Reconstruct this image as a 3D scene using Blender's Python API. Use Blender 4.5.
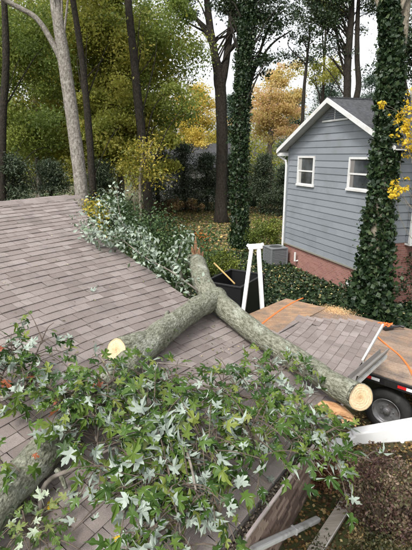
import bpy, math, random
import numpy as np
from mathutils import Vector, Matrix, noise as mnoise
PI = math.pi
rnd = random.Random(7)
rng = np.random.default_rng(11)
for o in list(bpy.data.objects): bpy.data.objects.remove(o)
scene = bpy.context.scene
COL = scene.collection

# ------------------------------------------------------------------ camera, sky, sun, exposure
CAM_H = 5.0; FPX = 430.0; PITCH = math.atan(120 / 430)
cam = bpy.data.cameras.new('camera'); camo = bpy.data.objects.new('camera', cam); COL.objects.link(camo)
camo.location = (0, 0, CAM_H); camo.rotation_euler = (PI / 2 - PITCH, 0, 0)
cam.sensor_fit = 'VERTICAL'; cam.sensor_height = 24; cam.lens = 24 * FPX / 550
cam.clip_start = 0.05; cam.clip_end = 600
scene.camera = camo

SUN_EL, SUN_AZ = math.radians(52), math.radians(215)          # azimuth clockwise from +Y: behind the camera, to its left
world = bpy.data.worlds.new('World'); scene.world = world; world.use_nodes = True
wn, wl = world.node_tree.nodes, world.node_tree.links
bg = wn['Background']; sky = wn.new('ShaderNodeTexSky'); sky.sky_type = 'NISHITA'; sky.sun_disc = False
sky.sun_elevation = SUN_EL; sky.sun_rotation = SUN_AZ; sky.dust_density = 4.0; sky.air_density = 1.2
hs = wn.new('ShaderNodeHueSaturation'); hs.inputs['Saturation'].default_value = 0.16
wl.new(sky.outputs[0], hs.inputs['Color']); wl.new(hs.outputs[0], bg.inputs['Color'])
bg.inputs['Strength'].default_value = 0.15
sun = bpy.data.lights.new('sun', 'SUN'); suno = bpy.data.objects.new('sun', sun); COL.objects.link(suno)
sun.energy = 1.5; sun.angle = math.radians(11); sun.color = (1.0, 0.965, 0.91)
sdir = Vector((math.sin(SUN_AZ) * math.cos(SUN_EL), math.cos(SUN_AZ) * math.cos(SUN_EL), math.sin(SUN_EL)))
suno.rotation_euler = sdir.to_track_quat('Z', 'Y').to_euler()
scene.view_settings.view_transform = 'Standard'; scene.view_settings.look = 'None'
scene.view_settings.exposure = 0.95; scene.view_settings.gamma = 1.0
try:
    scene.cycles.max_bounces = 4; scene.cycles.diffuse_bounces = 3; scene.cycles.glossy_bounces = 2; scene.cycles.transmission_bounces = 2
except Exception: pass

# ------------------------------------------------------------------ place helpers
cp, sp = math.cos(PITCH), math.sin(PITCH)
def ray(px, py):
    u = (px - 206) / FPX; v = (py - 275) / FPX
    return Vector((u, cp - v * sp, -sp - v * cp))
def PZ(px, py, z):                                              # the spot at height z seen there
    d = ray(px, py); return Vector((0, 0, CAM_H)) + d * ((z - CAM_H) / d.z)
def PD(px, py, t): return Vector((0, 0, CAM_H)) + ray(px, py) * t
def PY(px, py, y):
    d = ray(px, py); return Vector((0, 0, CAM_H)) + d * (y / d.y)

# ------------------------------------------------------------------ object helpers
def tag(o, label=None, cat=None, group=None, kind=None):
    if label: o['label'] = label
    if cat: o['category'] = cat
    if group: o['group'] = group
    if kind: o['kind'] = kind
    return o
def link(o, parent=None):
    COL.objects.link(o)
    if parent is not None: o.parent = parent
    return o
def thing(name, label, cat, loc=(0, 0, 0), rz=0, group=None):
    o = bpy.data.objects.new(name, None); o.empty_display_size = .1
    o.location = loc; o.rotation_euler = (0, 0, rz); link(o)
    return tag(o, label, cat, group)
def fastmesh(name, V, F, smooth=False, attr=None):
    V = np.asarray(V, np.float32).reshape(-1, 3); F = np.asarray(F, np.int32); k = F.shape[1]; n = len(F)
    m = bpy.data.meshes.new(name)
    m.vertices.add(len(V)); m.vertices.foreach_set('co', V.ravel())
    m.loops.add(n * k); m.loops.foreach_set('vertex_index', F.ravel())
    m.polygons.add(n); m.polygons.foreach_set('loop_start', np.arange(0, n * k, k, dtype=np.int32))
    try: m.polygons.foreach_set('loop_total', np.full(n, k, np.int32))
    except Exception: pass
    if smooth: m.polygons.foreach_set('use_smooth', np.ones(n, bool))
    if attr is not None:
        a = m.attributes.new('tint', 'FLOAT', 'FACE'); a.data.foreach_set('value', np.asarray(attr, np.float32))
    m.update(calc_edges=True); m.validate()
    return m
class MB:
    """collects polygons for one mesh"""
    def __init__(s): s.v = []; s.f = []; s.t = []; s.c = {}
    def add(s, vs, fs, tint=None):
        b = len(s.v); s.v += [tuple(p) for p in vs]; s.f += [tuple(i + b for i in f) for f in fs]
        s.t += [rnd.random() if tint is None else tint] * len(fs); return s
    def box(s, x0, x1, y0, y1, z0, z1, M=None, tint=None):
        vs = [Vector((x, y, z)) for z in (z0, z1) for y in (y0, y1) for x in (x0, x1)]
        if M is not None: vs = [M @ p for p in vs]
        return s.add(vs, [(0, 2, 3, 1), (4, 5, 7, 6), (0, 1, 5, 4), (2, 6, 7, 3), (0, 4, 6, 2), (1, 3, 7, 5)], tint)
    def prism(s, poly, a, b):
        """poly: points; extruded by moving with vectors a and b (offsets)"""
        n = len(poly); A = [Vector(p) + Vector(a) for p in poly]; B = [Vector(p) + Vector(b) for p in poly]
        s.add(A + B, [tuple(range(n))[::-1], tuple(range(n, 2 * n))] + [(i, (i + 1) % n, n + (i + 1) % n, n + i) for i in range(n)]); return s
    def bar(s, p, q, w, h, up=(0, 0, 1)):
        p = Vector(p); q = Vector(q); d = (q - p).normalized(); up = Vector(up)
        sd = d.cross(up)
        if sd.length < 1e-3: sd = d.cross(Vector((1, 0, 0)))
        sd.normalize(); u = sd.cross(d)
        vs = [e + sd * (a * w / 2) + u * (b * h / 2) for e in (p, q) for a, b in ((-1, -1), (1, -1), (1, 1), (-1, 1))]
        return s.add(vs, [(3, 2, 1, 0), (4, 5, 6, 7), (0, 1, 5, 4), (1, 2, 6, 5), (2, 3, 7, 6), (3, 0, 4, 7)])
    def tube(s, pts, rad, seg=8, rough=0.0, caps=True, freq=1.5, seed=0.0, squash=1.0):
        pts = [Vector(p) for p in pts]; n = len(pts)
        if not hasattr(rad, '__len__'): rad = [rad] * n
        vs = []; prev = None; run = 0.0; tc_ = []
        for i, p in enumerate(pts):
            if i: run += (p - pts[i - 1]).length
            d = (pts[min(i + 1, n - 1)] - pts[max(i - 1, 0)]).normalized()
            if prev is None:
                prev = d.orthogonal().normalized()
            a = (prev - d * prev.dot(d)).normalized(); prev = a; b = d.cross(a)
            for k in range(seg):
                th = 2 * PI * k / seg; e = a * math.cos(th) + b * math.sin(th); r = rad[i]
                if rough:
                    q = (p + e * r) * freq + Vector((seed, seed * 1.7, 0))
                    r *= 1 + rough * (mnoise.noise(q) * 1.6 + .7 * mnoise.noise(q * 3.1) + .35 * mnoise.noise(q * 9.0))
                vs.append(p + e * r); tc_.append((rad[i] * math.cos(th), rad[i] * math.sin(th), run * .55 + seed))
        fs = [(i * seg + k, i * seg + (k + 1) % seg, (i + 1) * seg + (k + 1) % seg, (i + 1) * seg + k) for i in range(n - 1) for k in range(seg)]
        if caps: fs += [tuple(range(seg))[::-1], tuple(range((n - 1) * seg, n * seg))]
        b0 = len(s.v)
        for i, c in enumerate(tc_): s.c[b0 + i] = c
        return s.add(vs, fs)
    def lathe(s, prof, seg=24, M=None):
        n = len(prof); vs = []
        for k in range(seg):
            th = 2 * PI * k / seg
            for r, z in prof:
                p = Vector((r * math.cos(th), r * math.sin(th), z)); vs.append(M @ p if M is not None else p)
        fs = [(k * n + i, ((k + 1) % seg) * n + i, ((k + 1) % seg) * n + i + 1, k * n + i + 1) for k in range(seg) for i in range(n - 1)]
        return s.add(vs, fs)
    def mesh(s, name, smooth=False):
        m = bpy.data.meshes.new(name); m.from_pydata(s.v, [], s.f)
        a = m.attributes.new('tint', 'FLOAT', 'FACE'); a.data.foreach_set('value', s.t)
        if s.c:
            a = m.attributes.new('tubeco', 'FLOAT_VECTOR', 'POINT'); a.data.foreach_set('vector', np.array([s.c.get(i, (0, 0, 0)) for i in range(len(s.v))], np.float32).ravel())
        if smooth: m.polygons.foreach_set('use_smooth', [True] * len(m.polygons))
        m.update(); return m
    def build(s, name, mat, parent=None, smooth=False, bevel=0):
        m = s.mesh(name, smooth); m.materials.append(mat); o = bpy.data.objects.new(name, m); link(o, parent)
        if bevel:
            b = o.modifiers.new('bevel', 'BEVEL'); b.width = bevel; b.segments = 2; b.limit_method = 'ANGLE'
        return o
def spline(pts, n=6):
    """Catmull-Rom through points; pts may carry a 4th value (radius)"""
    P = [np.array(p, float) for p in pts]; P = [2 * P[0] - P[1]] + P + [2 * P[-1] - P[-2]]; out = []
    for i in range(1, len(P) - 2):
        for k in range(n):
            t = k / n; a, b, c, d = P[i - 1:i + 3]
            out.append(.5 * ((2 * b) + (c - a) * t + (2 * a - 5 * b + 4 * c - d) * t * t + (3 * b - a - 3 * c + d) * t ** 3))
    out.append(P[-2]); return out
def shear_end(mb, q, seg, nrm):
    """the last ring of a tube moved along its axis onto a saw plane"""
    d = (Vector(q[-1][:3]) - Vector(q[-2][:3])).normalized(); p = Vector(q[-1][:3]); nrm = Vector(nrm).normalized()
    for i in range(len(mb.v) - seg, len(mb.v)):
        v = Vector(mb.v[i]); mb.v[i] = tuple(v + d * ((p - v).dot(nrm) / d.dot(nrm)))
def limb(mb, pts, n=5, seg=8, rough=.05, freq=1.5, caps=True, seed=0):
    q = spline(pts, n); mb.tube([Vector(p[:3]) for p in q], [max(.002, p[3]) for p in q], seg, rough, caps, freq, seed); return q

# ------------------------------------------------------------------ materials
MATS = {}
def mat(name, base=(.5, .5, .5), rough=.7, metal=0, ramp=None, src='noise', scale=4.0, detail=5, bump=0, bscale=None, stretch=(1, 1, 1),
        coat=0, spec=.5, dirt=None, dscale=1.5, tube=False, bdist=.02, world=False, grain=0, gscale=150):
    if name in MATS: return MATS[name]
    m = bpy.data.materials.new(name); m.use_nodes = True; nt = m.node_tree; N, L = nt.nodes, nt.links; b = N['Principled BSDF']
    b.inputs['Roughness'].default_value = rough; b.inputs['Metallic'].default_value = metal; b.inputs['Specular IOR Level'].default_value = spec
    b.inputs['Base Color'].default_value = (*base, 1)
    tc = N.new('ShaderNodeTexCoord'); mp = N.new('ShaderNodeMapping'); mp.inputs['Scale'].default_value = stretch
    if tube:
        ta_ = N.new('ShaderNodeAttribute'); ta_.attribute_name = 'tubeco'; L.new(ta_.outputs['Vector'], mp.inputs['Vector'])
    else: L.new(tc.outputs['Object'], mp.inputs['Vector'])
    col = None
    if ramp:
        if src == 'noise':
            t = N.new('ShaderNodeTexNoise'); t.inputs['Scale'].default_value = scale; t.inputs['Detail'].default_value = detail
            L.new(mp.outputs[0], t.inputs['Vector']); fac = t.outputs['Fac']
        elif src == 'obj':
            t = N.new('ShaderNodeObjectInfo'); fac = t.outputs['Random']
        else:
            t = N.new('ShaderNodeAttribute'); t.attribute_name = 'tint'; fac = t.outputs['Fac']
        cr = N.new('ShaderNodeValToRGB'); L.new(fac, cr.inputs[0]); e = cr.color_ramp.elements
        while len(e) < len(ramp): e.new(.5)
        for el, (p, c) in zip(e, ramp): el.position = p; el.color = (*c, 1)
        col = cr.outputs[0]
    if dirt:                                                   # wear: a second, broad noise mixing in another colour
        t = N.new('ShaderNodeTexNoise'); t.inputs['Scale'].default_value = dscale; t.inputs['Detail'].default_value = 6; t.inputs['Roughness'].default_value = .65
        if world: ge = N.new('ShaderNodeNewGeometry'); L.new(ge.outputs['Position'], t.inputs['Vector'])
        else: L.new(tc.outputs['Object'], t.inputs['Vector'])
        cr = N.new('ShaderNodeValToRGB'); cr.color_ramp.elements[0].position = dirt[1]; cr.color_ramp.elements[1].position = dirt[2]
        L.new(t.outputs['Fac'], cr.inputs[0])
        mx = N.new('ShaderNodeMix'); mx.data_type = 'RGBA'; L.new(cr.outputs[0], mx.inputs['Factor'])
        if col is not None: L.new(col, mx.inputs['A'])
        else: mx.inputs['A'].default_value = (*base, 1)
        mx.inputs['B'].default_value = (*dirt[0], 1); col = mx.outputs['Result']
    if grain and col is not None:                              # granules: fine light and dark specks
        t = N.new('ShaderNodeTexNoise'); t.inputs['Scale'].default_value = gscale; t.inputs['Detail'].default_value = 3; L.new(tc.outputs['Object'], t.inputs['Vector'])
        mr = N.new('ShaderNodeMapRange'); mr.inputs['From Min'].default_value = .3; mr.inputs['From Max'].default_value = .7; mr.inputs['To Min'].default_value = 1 - grain; mr.inputs['To Max'].default_value = 1 + grain
        L.new(t.outputs['Fac'], mr.inputs['Value']); vm = N.new('ShaderNodeVectorMath'); vm.operation = 'SCALE'; L.new(col, vm.inputs[0]); L.new(mr.outputs[0], vm.inputs['Scale']); col = vm.outputs[0]
    if col is not None: L.new(col, b.inputs['Base Color'])
    if bump:
        t = N.new('ShaderNodeTexNoise'); t.inputs['Scale'].default_value = bscale or scale * 3; t.inputs['Detail'].default_value = 8
        L.new(mp.outputs[0], t.inputs['Vector']); bp = N.new('ShaderNodeBump'); bp.inputs['Strength'].default_value = bump; bp.inputs['Distance'].default_value = bdist
        L.new(t.outputs['Fac'], bp.inputs['Height']); L.new(bp.outputs[0], b.inputs['Normal'])
    MATS[name] = m; return m
def leafmat(name, ramp, src='tint', under=None, trans=.3, rough=.5):
    m = bpy.data.materials.new(name); m.use_nodes = True; nt = m.node_tree; N, L = nt.nodes, nt.links; b = N['Principled BSDF']
    b.inputs['Roughness'].default_value = rough; b.inputs['Specular IOR Level'].default_value = .35
    if src == 'obj': t = N.new('ShaderNodeObjectInfo'); fac = t.outputs['Random']
    else: t = N.new('ShaderNodeAttribute'); t.attribute_name = 'tint'; fac = t.outputs['Fac']
    cr = N.new('ShaderNodeValToRGB'); L.new(fac, cr.inputs[0]); e = cr.color_ramp.elements
    while len(e) < len(ramp): e.new(.5)
    for el, (p, c) in zip(e, ramp): el.position = p; el.color = (*c, 1)
    col = cr.outputs[0]
    if under:
        g = N.new('ShaderNodeNewGeometry'); mx = N.new('ShaderNodeMix'); mx.data_type = 'RGBA'
        L.new(g.outputs['Backfacing'], mx.inputs['Factor']); L.new(col, mx.inputs['A'])
        mu = N.new('ShaderNodeMix'); mu.data_type = 'RGBA'; L.new(fac, mu.inputs['Factor'])
        mu.inputs['A'].default_value = (*under, 1); mu.inputs['B'].default_value = (*[c * .72 for c in under], 1)
        L.new(mu.outputs['Result'], mx.inputs['B']); col = mx.outputs['Result']
    L.new(col, b.inputs['Base Color'])
    if trans:
        tr = N.new('ShaderNodeBsdfTranslucent'); L.new(col, tr.inputs['Color']); ms = N.new('ShaderNodeMixShader'); ms.inputs[0].default_value = trans
        L.new(b.outputs[0], ms.inputs[1]); L.new(tr.outputs[0], ms.inputs[2]); L.new(ms.outputs[0], N['Material Output'].inputs[0])
    MATS[name] = m; return m

SH = [(0, (.196, .163, .150)), (.3, (.228, .192, .178)), (.65, (.252, .214, .200)), (1, (.296, .256, .240))]
M_shing_o = mat('shingle_piece', ramp=SH, src='obj', rough=.95, bump=.5, bscale=260, spec=.2, dirt=((.165, .14, .13), .50, .78), dscale=2.2, world=True, grain=.22, gscale=170)
M_shing_t = mat('shingle_field', ramp=SH, src='tint', rough=.95, bump=.5, bscale=260, spec=.2, dirt=((.165, .14, .13), .50, .78), dscale=2.2, world=True, grain=.22, gscale=170)
M_felt = mat('felt', ramp=[(.3, (.02, .02, .02)), (.7, (.05, .045, .045))], rough=.95)
M_deckwood = mat('sheathing', ramp=[(.3, (.20, .13, .08)), (.7, (.36, .25, .15))], scale=3, stretch=(8, 1, 8), rough=.85)
M_bark = mat('fallen_bark', ramp=[(.28, (.075, .074, .052)), (.48, (.165, .168, .125)), (.72, (.27, .272, .215))], scale=30, detail=12, bump=1.0, bscale=48, tube=True, bdist=.03,
             rough=.95, spec=.2, dirt=((.33, .34, .285), .54, .66), dscale=3.2, grain=.3, gscale=60)
M_cut = mat('cut_wood', ramp=[(0, (.44, .27, .14)), (.12, (.52, .36, .20)), (.35, (.58, .43, .26)), (.8, (.62, .48, .31)), (1, (.50, .37, .22))], src='tint', rough=.85, bump=.35, scale=5, bscale=30, stretch=(1, 1, 12), grain=.16, gscale=45, dirt=((.50, .33, .18), .55, .75), dscale=7)
M_split = mat('split_wood', ramp=[(.3, (.33, .15, .06)), (.7, (.62, .38, .20))], scale=8, stretch=(1, 6, 1), rough=.85, bump=.6)
M_splitd = mat('old_split_wood', ramp=[(.3, (.12, .06, .03)), (.7, (.32, .17, .09))], scale=14, rough=.9, bump=.6)
M_twig = mat('twig_bark', ramp=[(.3, (.055, .040, .028)), (.7, (.13, .10, .075))], scale=14, rough=.9, bump=.4)
M_greytwig = mat('grey_twig', ramp=[(.3, (.10, .085, .07)), (.7, (.23, .20, .17))], scale=14, rough=.9, bump=.4)
MPR = [(0, (.024, .060, .010)), (.4, (.060, .120, .018)), (.8, (.118, .185, .030)), (1, (.21, .24, .05))]
M_maple = leafmat('silver_maple_leaf', MPR, 'obj', under=(.42, .49, .42), trans=.35)
M_maple_t = leafmat('silver_maple_mass', MPR, 'tint', under=(.42, .49, .42), trans=.35)
M_maple_young = leafmat('pale_maple_leaf', [(0, (.07, .13, .03)), (.6, (.13, .20, .05)), (1, (.24, .27, .09))], 'obj', under=(.50, .58, .42), trans=.3)
M_redleaf = leafmat('turned_leaf', [(0, (.20, .05, .03)), (1, (.36, .12, .05))], 'obj', trans=.3)
M_yelleaf = leafmat('yellow_leaf', [(0, (.62, .40, .03)), (1, (.75, .55, .06))], 'obj', trans=.3)
M_palelf = leafmat('pale_leaflet', [(0, (.05, .09, .035)), (.45, (.13, .19, .10)), (.75, (.30, .37, .27)), (1, (.48, .55, .45))], under=(.36, .43, .35), trans=.25)
M_barkg = mat('grey_bark', ramp=[(.3, (.10, .088, .075)), (.55, (.20, .182, .158)), (.8, (.31, .29, .255))], scale=11, detail=9, bump=1, bscale=18, tube=True, bdist=.06, rough=.95, spec=.2)
M_barkd = mat('dark_bark', ramp=[(.3, (.009, .008, .006)), (.7, (.034, .028, .021))], scale=11, detail=8, bump=1, bscale=18, tube=True, bdist=.06, rough=.95, spec=.2)
M_barkm = mat('mid_bark', ramp=[(.3, (.10, .085, .062)), (.7, (.23, .20, .155))], scale=11, detail=8, bump=1, bscale=18, tube=True, bdist=.06, rough=.95, spec=.2)
LF = {
 'green': leafmat('leaf_green', [(0, (.11, .16, .04)), (.5, (.20, .26, .055)), (1, (.34, .37, .09))], trans=.55),
 'olive': leafmat('leaf_olive', [(0, (.19, .22, .045)), (.5, (.30, .315, .06)), (1, (.48, .43, .10))], trans=.55),
 'dark': leafmat('leaf_dark', [(0, (.012, .026, .010)), (.6, (.026, .048, .016)), (1, (.050, .075, .022))], trans=.12),
 'yellow': leafmat('leaf_yellow', [(0, (.38, .35, .07)), (.5, (.66, .51, .10)), (1, (.78, .62, .17))], trans=.5),
 'orange': leafmat('leaf_orange', [(0, (.55, .46, .16)), (.55, (.72, .56, .23)), (.85, (.76, .54, .28)), (1, (.72, .44, .32))], trans=.5),
 'gold': leafmat('leaf_gold', [(0, (.55, .38, .02)), (1, (.82, .60, .06))], trans=.4),
 'ivy': leafmat('leaf_ivy', [(0, (.008, .020, .008)), (.6, (.018, .037, .012)), (.93, (.036, .062, .02)), (1, (.09, .11, .05))], trans=.1, rough=.5),
 'conifer': leafmat('leaf_conifer', [(0, (.028, .044, .026)), (1, (.085, .115, .060))], trans=.15),
 'bluecon': leafmat('leaf_blue_conifer', [(0, (.03, .06, .04)), (1, (.09, .14, .09))], trans=.1),
 'shrub': leafmat('leaf_shrub', [(0, (.05, .08, .014)), (.5, (.11, .15, .024)), (1, (.23, .26, .045))]),
 'barberry': leafmat('leaf_barberry', [(0, (.045, .025, .022)), (.4, (.12, .065, .055)), (.6, (.10, .105, .045)), (.8, (.16, .11, .075)), (1, (.30, .22, .16))], trans=.15),
 'litter': leafmat('leaf_litter_mat', [(0, (.11, .07, .035)), (.5, (.28, .19, .095)), (.85, (.42, .29, .12)), (1, (.60, .45, .14))], trans=.1),
 'groundlit': leafmat('near_litter', [(0, (.05, .03, .015)), (.45, (.17, .10, .05)), (.75, (.36, .22, .07)), (1, (.60, .47, .22))], trans=.1),
 'bush': leafmat('leaf_bush', [(0, (.020, .045, .014)), (.6, (.045, .085, .026)), (1, (.10, .15, .05))], trans=.15),
 'brown': leafmat('dead_needles', [(0, (.14, .06, .03)), (1, (.34, .18, .10))], trans=.1),
}

# ------------------------------------------------------------------ foliage made of many small leaves
def leafcloud(name, centres, material, size=.15, parent=None, flat=.5, seed=1, droop=.15, aspect=.55, tint=None, jitter=.45):
    """each centre gets one folded leaf: two triangles pairs round a midrib"""
    g = np.random.default_rng(seed); C = np.asarray(centres, float); n = len(C)
    nrm = g.normal(size=(n, 3)); nrm[:, 2] += flat * 2.2; nrm /= np.linalg.norm(nrm, axis=1)[:, None]
    a = g.normal(size=(n, 3)); a[:, 2] -= droop; a -= nrm * (a * nrm).sum(1)[:, None]; a /= np.linalg.norm(a, axis=1)[:, None]
    b = np.cross(nrm, a); s = size * (1 + jitter * g.uniform(-1, 1, n))[:, None]
    V = np.stack([C - a * s * .5, C + b * s * aspect * .5 + nrm * s * .10 - a * s * .05, C + a * s * .5, C - b * s * aspect * .5 + nrm * s * .10 - a * s * .05], 1)
    F = np.arange(4 * n).reshape(n, 4)
    F = np.concatenate([F[:, [0, 1, 2]], F[:, [0, 2, 3]]])
    t = g.uniform(0, 1, n) if tint is None else np.clip(tint + g.uniform(-.25, .25, n), 0, 1)
    m = fastmesh(name, V.reshape(-1, 3), F, attr=np.concatenate([t, t])); m.materials.append(material)
    o = bpy.data.objects.new(name, m); link(o, parent); return o
def clumps(g, c, rad, k, shell=.55):
    """k clump centres inside an ellipsoid, more of them towards its skin"""
    d = g.normal(size=(k, 3)); d /= np.linalg.norm(d, axis=1)[:, None]
    return np.array(c) + d * (g.uniform(0, 1, k) ** shell)[:, None] * np.array(rad)
def fill(g, cc, per, spread, flatten=.6):
    """leaf spots round the clump centres, and one tint per clump"""
    out = []; tt = []
    for c in cc:
        m = int(per * g.uniform(.55, 1.45)); s = spread * g.uniform(.6, 1.35)
        out.append(np.array(c) + g.normal(size=(m, 3)) * np.array([s, s, s * flatten])); tt.append(np.full(m, g.uniform(.12, .88)))
    return np.concatenate(out), np.concatenate(tt)
def tree(name, label, trunk, bark, crowns, leaf, cat='tree', group=None, size=.16, seed=1, limbs=8, extra=(), seg=10, lr=.10, ivy=None, reach=.45, flat=.05):
    """trunk: [(x,y,z,r)...]; crowns: [(centre, radii, clumps, leaves per clump, spread)]"""
    g = np.random.default_rng(seed); base = trunk[0]
    t = thing(name, label, cat, (base[0], base[1], base[2]), 0, group); off = np.array(base[:3])
    L = lambda pts: [tuple(np.array(p[:3]) - off) + (p[3],) for p in pts]
    mb = MB(); q = limb(mb, L(trunk), 6, seg, .07, 1.3, True, seed); mb.build('trunk', bark, t, True)
    for e in extra:
        mb = MB(); limb(mb, L(e), 6, 8, .06, 1.5, True, seed + 1); mb.build('limb', bark, t, True)
    allp = []; allt = []
    for (c, rad, k, per, spread) in crowns:
        cc = clumps(g, c, rad, k); P, T = fill(g, cc, per, spread); allp.append(P); allt.append(T)
        for c1 in cc[:limbs]:
            e = np.array(c1) - off
            h = [p for p in q if p[2] < e[2] - .3]
            s = h[int(len(h) * (1 - reach * g.uniform(.1, 1)))] if len(h) > 3 else q[len(q) // 2]
            if s[2] > e[2] + 3: continue
            mid = (s[:3] + e) / 2 + np.array([0, 0, .12 * np.linalg.norm(e - s[:3])]) + g.normal(size=3) * .25
            r0 = min(s[3] * .55, lr * g.uniform(.7, 1.3))
            mb = MB(); limb(mb, [tuple(s[:3]) + (r0,), tuple(mid) + (r0 * .62,), tuple(e) + (r0 * .18,)], 5, 6, .05); mb.build('limb', bark, t, True)
    if allp:
        P = np.concatenate(allp) - off; T = np.concatenate(allt); keep = P[:, 2] + off[2] > .1
        leafcloud('crown', P[keep], leaf, size, t, seed=seed, tint=T[keep], flat=flat)
    if ivy:
        z0, z1, n, thick = ivy[:4]; qq = np.array([p for p in q if z0 <= p[2] + off[2] <= z1])
        i = g.integers(0, len(qq) - 1, n); f = g.uniform(0, 1, n)[:, None]; p = qq[i] * (1 - f) + qq[i + 1] * f
        th = g.uniform(0, 2 * PI, n); lump = np.array([1 + .5 * mnoise.noise(Vector((a[0] + math.cos(b), a[1] + math.sin(b), a[2] * .9 + seed))) for a, b in zip(p, th)])
        rr = p[:, 3] * .96 + np.abs(g.normal(size=n)) * thick * lump * (1 if len(ivy) < 5 else np.interp(p[:, 2] + off[2], [z0, z0 + (z1 - z0) * .25, z1], [ivy[4], 1, .45]))
        C = np.stack([p[:, 0] + rr * np.cos(th), p[:, 1] + rr * np.sin(th), p[:, 2] + g.normal(size=n) * .1], 1)
        kp = (lump > .80) | (g.uniform(0, 1, n) < .55)
        leafcloud('ivy', C[kp], LF['ivy'], .13, t, seed=seed + 5, flat=.1, aspect=.85, droop=1.2, jitter=.6)
        for v in range(5):                                      # woody vines clinging to the bark
            a0_ = g.uniform(0, 2 * PI); pts_ = []
            for w_, p_ in enumerate(qq[::3]):
                a_ = a0_ + .9 * math.sin(w_ * .8 + v * 2); r_ = p_[3] * 1.02 + .035; pts_.append((p_[0] + r_ * math.cos(a_), p_[1] + r_ * math.sin(a_), p_[2], .016))
            mb = MB(); limb(mb, pts_, 3, 6, .1, 3); mb.build('vine', M_twig, t, True)
    return t
def shrub(name, label, base, rad, leaf, n, size, seed, cat='shrub', group=None, flat=.3, stems=7, clump=26, tight=.30):
    g = np.random.default_rng(seed); t = thing(name, label, cat, base, 0, group)
    cc = clumps(g, (0, 0, rad[2] * .95), rad, clump, .45); cc[:, 2] = np.abs(cc[:, 2]) + .06
    for c in cc[:stems]:
        mb = MB(); limb(mb, [(g.normal() * .05, g.normal() * .05, -.05, .018), tuple(c * .55 + g.normal(size=3) * .05) + (.012,), tuple(c) + (.004,)], 4, 5); mb.build('stem', M_twig, t)
    P, T = fill(g, cc, n / clump, min(rad) * tight, .8); P[:, 2] = np.abs(P[:, 2])
    leafcloud('foliage', P, leaf, size, t, seed=seed, tint=T, flat=flat); return t

# ================================================================== THE SETTING
M_ground = mat('earth', ramp=[(.3, (.045, .040, .022)), (.5, (.085, .075, .035)), (.7, (.15, .115, .06))], scale=.9, detail=9, rough=1, bump=.6, bscale=9, dirt=((.055, .085, .022), .42, .62), dscale=.22)
N = 60; xs = np.concatenate([np.linspace(-260, -40, 12), np.linspace(-38, 38, 48), np.linspace(40, 260, 12)]); ys = np.concatenate([np.linspace(-60, 2, 8), np.linspace(3, 60, 58), np.linspace(64, 420, 16)])
X, Y = np.meshgrid(xs, ys)
def gz(x, y):
    return .05 * math.sin(x * .55 + 1) * math.sin(y * .43) + max(0, y - 34) * .012 - .06
Z = np.array([[gz(a, b) for a, b in zip(r, q)] for r, q in zip(X, Y)])
nx, ny = len(xs), len(ys); idx = np.arange(nx * ny).reshape(ny, nx)
F = np.stack([idx[:-1, :-1], idx[:-1, 1:], idx[1:, 1:], idx[1:, :-1]], -1).reshape(-1, 4)
m = fastmesh('ground', np.stack([X, Y, Z], -1), F, True); m.materials.append(M_ground); tag(link(bpy.data.objects.new('ground', m)), kind='structure')

def scatter(name, label, cat, n, region, leaf, size, seed, lift=.02, spread=.03, flat=1.6, aspect=.8, inside=None):
    g = np.random.default_rng(seed); x0, x1, y0, y1 = region; x = g.uniform(x0, x1, n); y = g.uniform(y0, y1, n)
    if inside is not None:
        k = np.array([inside(a, b) for a, b in zip(x, y)]); x, y = x[k], y[k]
    z = np.array([gz(a, b) for a, b in zip(x, y)]) + lift + np.abs(g.normal(size=len(x))) * spread
    o = leafcloud(name, np.stack([x, y, z], 1), leaf, size, None, flat=flat, seed=seed, aspect=aspect); tag(o, label, cat, None, 'stuff'); return o

# ================================================================== THE GARAGE WITH THE DAMAGED ROOF
K = 1.65
AZ = math.radians(32.3); Dv = Vector((math.sin(AZ), math.cos(AZ), 0)); Nv = Vector((math.cos(AZ), -math.sin(AZ), 0))   # along the eave; downslope
N0 = -.687 * K; EZ = 2.2; SL = .33; RR = 3.62 * K
def sag(s, r): return .27 * math.exp(-((s - 5.6) / 1.7) ** 2 - ((r - 1.9) / 1.8) ** 2) + .10 * math.exp(-((s - 6.6) / .8) ** 2 - ((r - 1.1) / .6) ** 2)
def RP(s, r, h=0):
    p = Dv * s + Nv * (N0 - r); z = EZ + SL * r - sag(s, r); return Vector((p.x, p.y, z + h))
def SR(p): return p.x * Dv.x + p.y * Dv.y, N0 - (p.x * Nv.x + p.y * Nv.y)
def hit(px, py, off=0.0):
    """spot on the roof (lifted by off) seen there"""
    d = ray(px, py); a, b = 1.5, 30.0
    for _ in range(50):
        t = (a + b) / 2; p = Vector((0, 0, CAM_H)) + d * t; s, r = SR(p)
        if p.z > EZ + SL * r - sag(s, r) + off: a = t
        else: b = t
    return Vector((0, 0, CAM_H)) + d * a
EPS = [(SR(hit(*p))) for p in ((198, 570), (213.6, 549), (250, 505), (286, 461), (350, 376), (381, 325))]
def eave(s): return float(np.interp(s, [e[0] for e in EPS], [e[1] for e in EPS]))
def RW(s, r, h=0): return RP(s, r + eave(s) * max(0, 1 - max(r, 0) / 2.2), h)
bpix = [(381, 325), (340, 321), (303, 318), (288, 326), (276, 336), (262, 343), (240, 333), (212, 314), (200, 306), (185, 297), (168, 284), (150, 271), (125, 255), (104, 237), (93, 222), (85, 213), (72, 197)]
bnd = [SR(hit(*p)) for p in bpix]; bnd.sort(key=lambda q: q[1]); br = [b[1] for b in bnd]; bs = [b[0] for b in bnd]
RIDGE = br[-1]; SMIN = -1.2
def smax(r): return float(np.interp(r, br, bs))
garage = thing('garage', 'low garage with storm damaged mauve grey shingle roof under the fallen trunk', 'garage', (*RP(2, 3)[:2], 0))
go = Vector(garage.location)
def gl(p): return Vector(p) - go                                # world to garage-local
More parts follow.
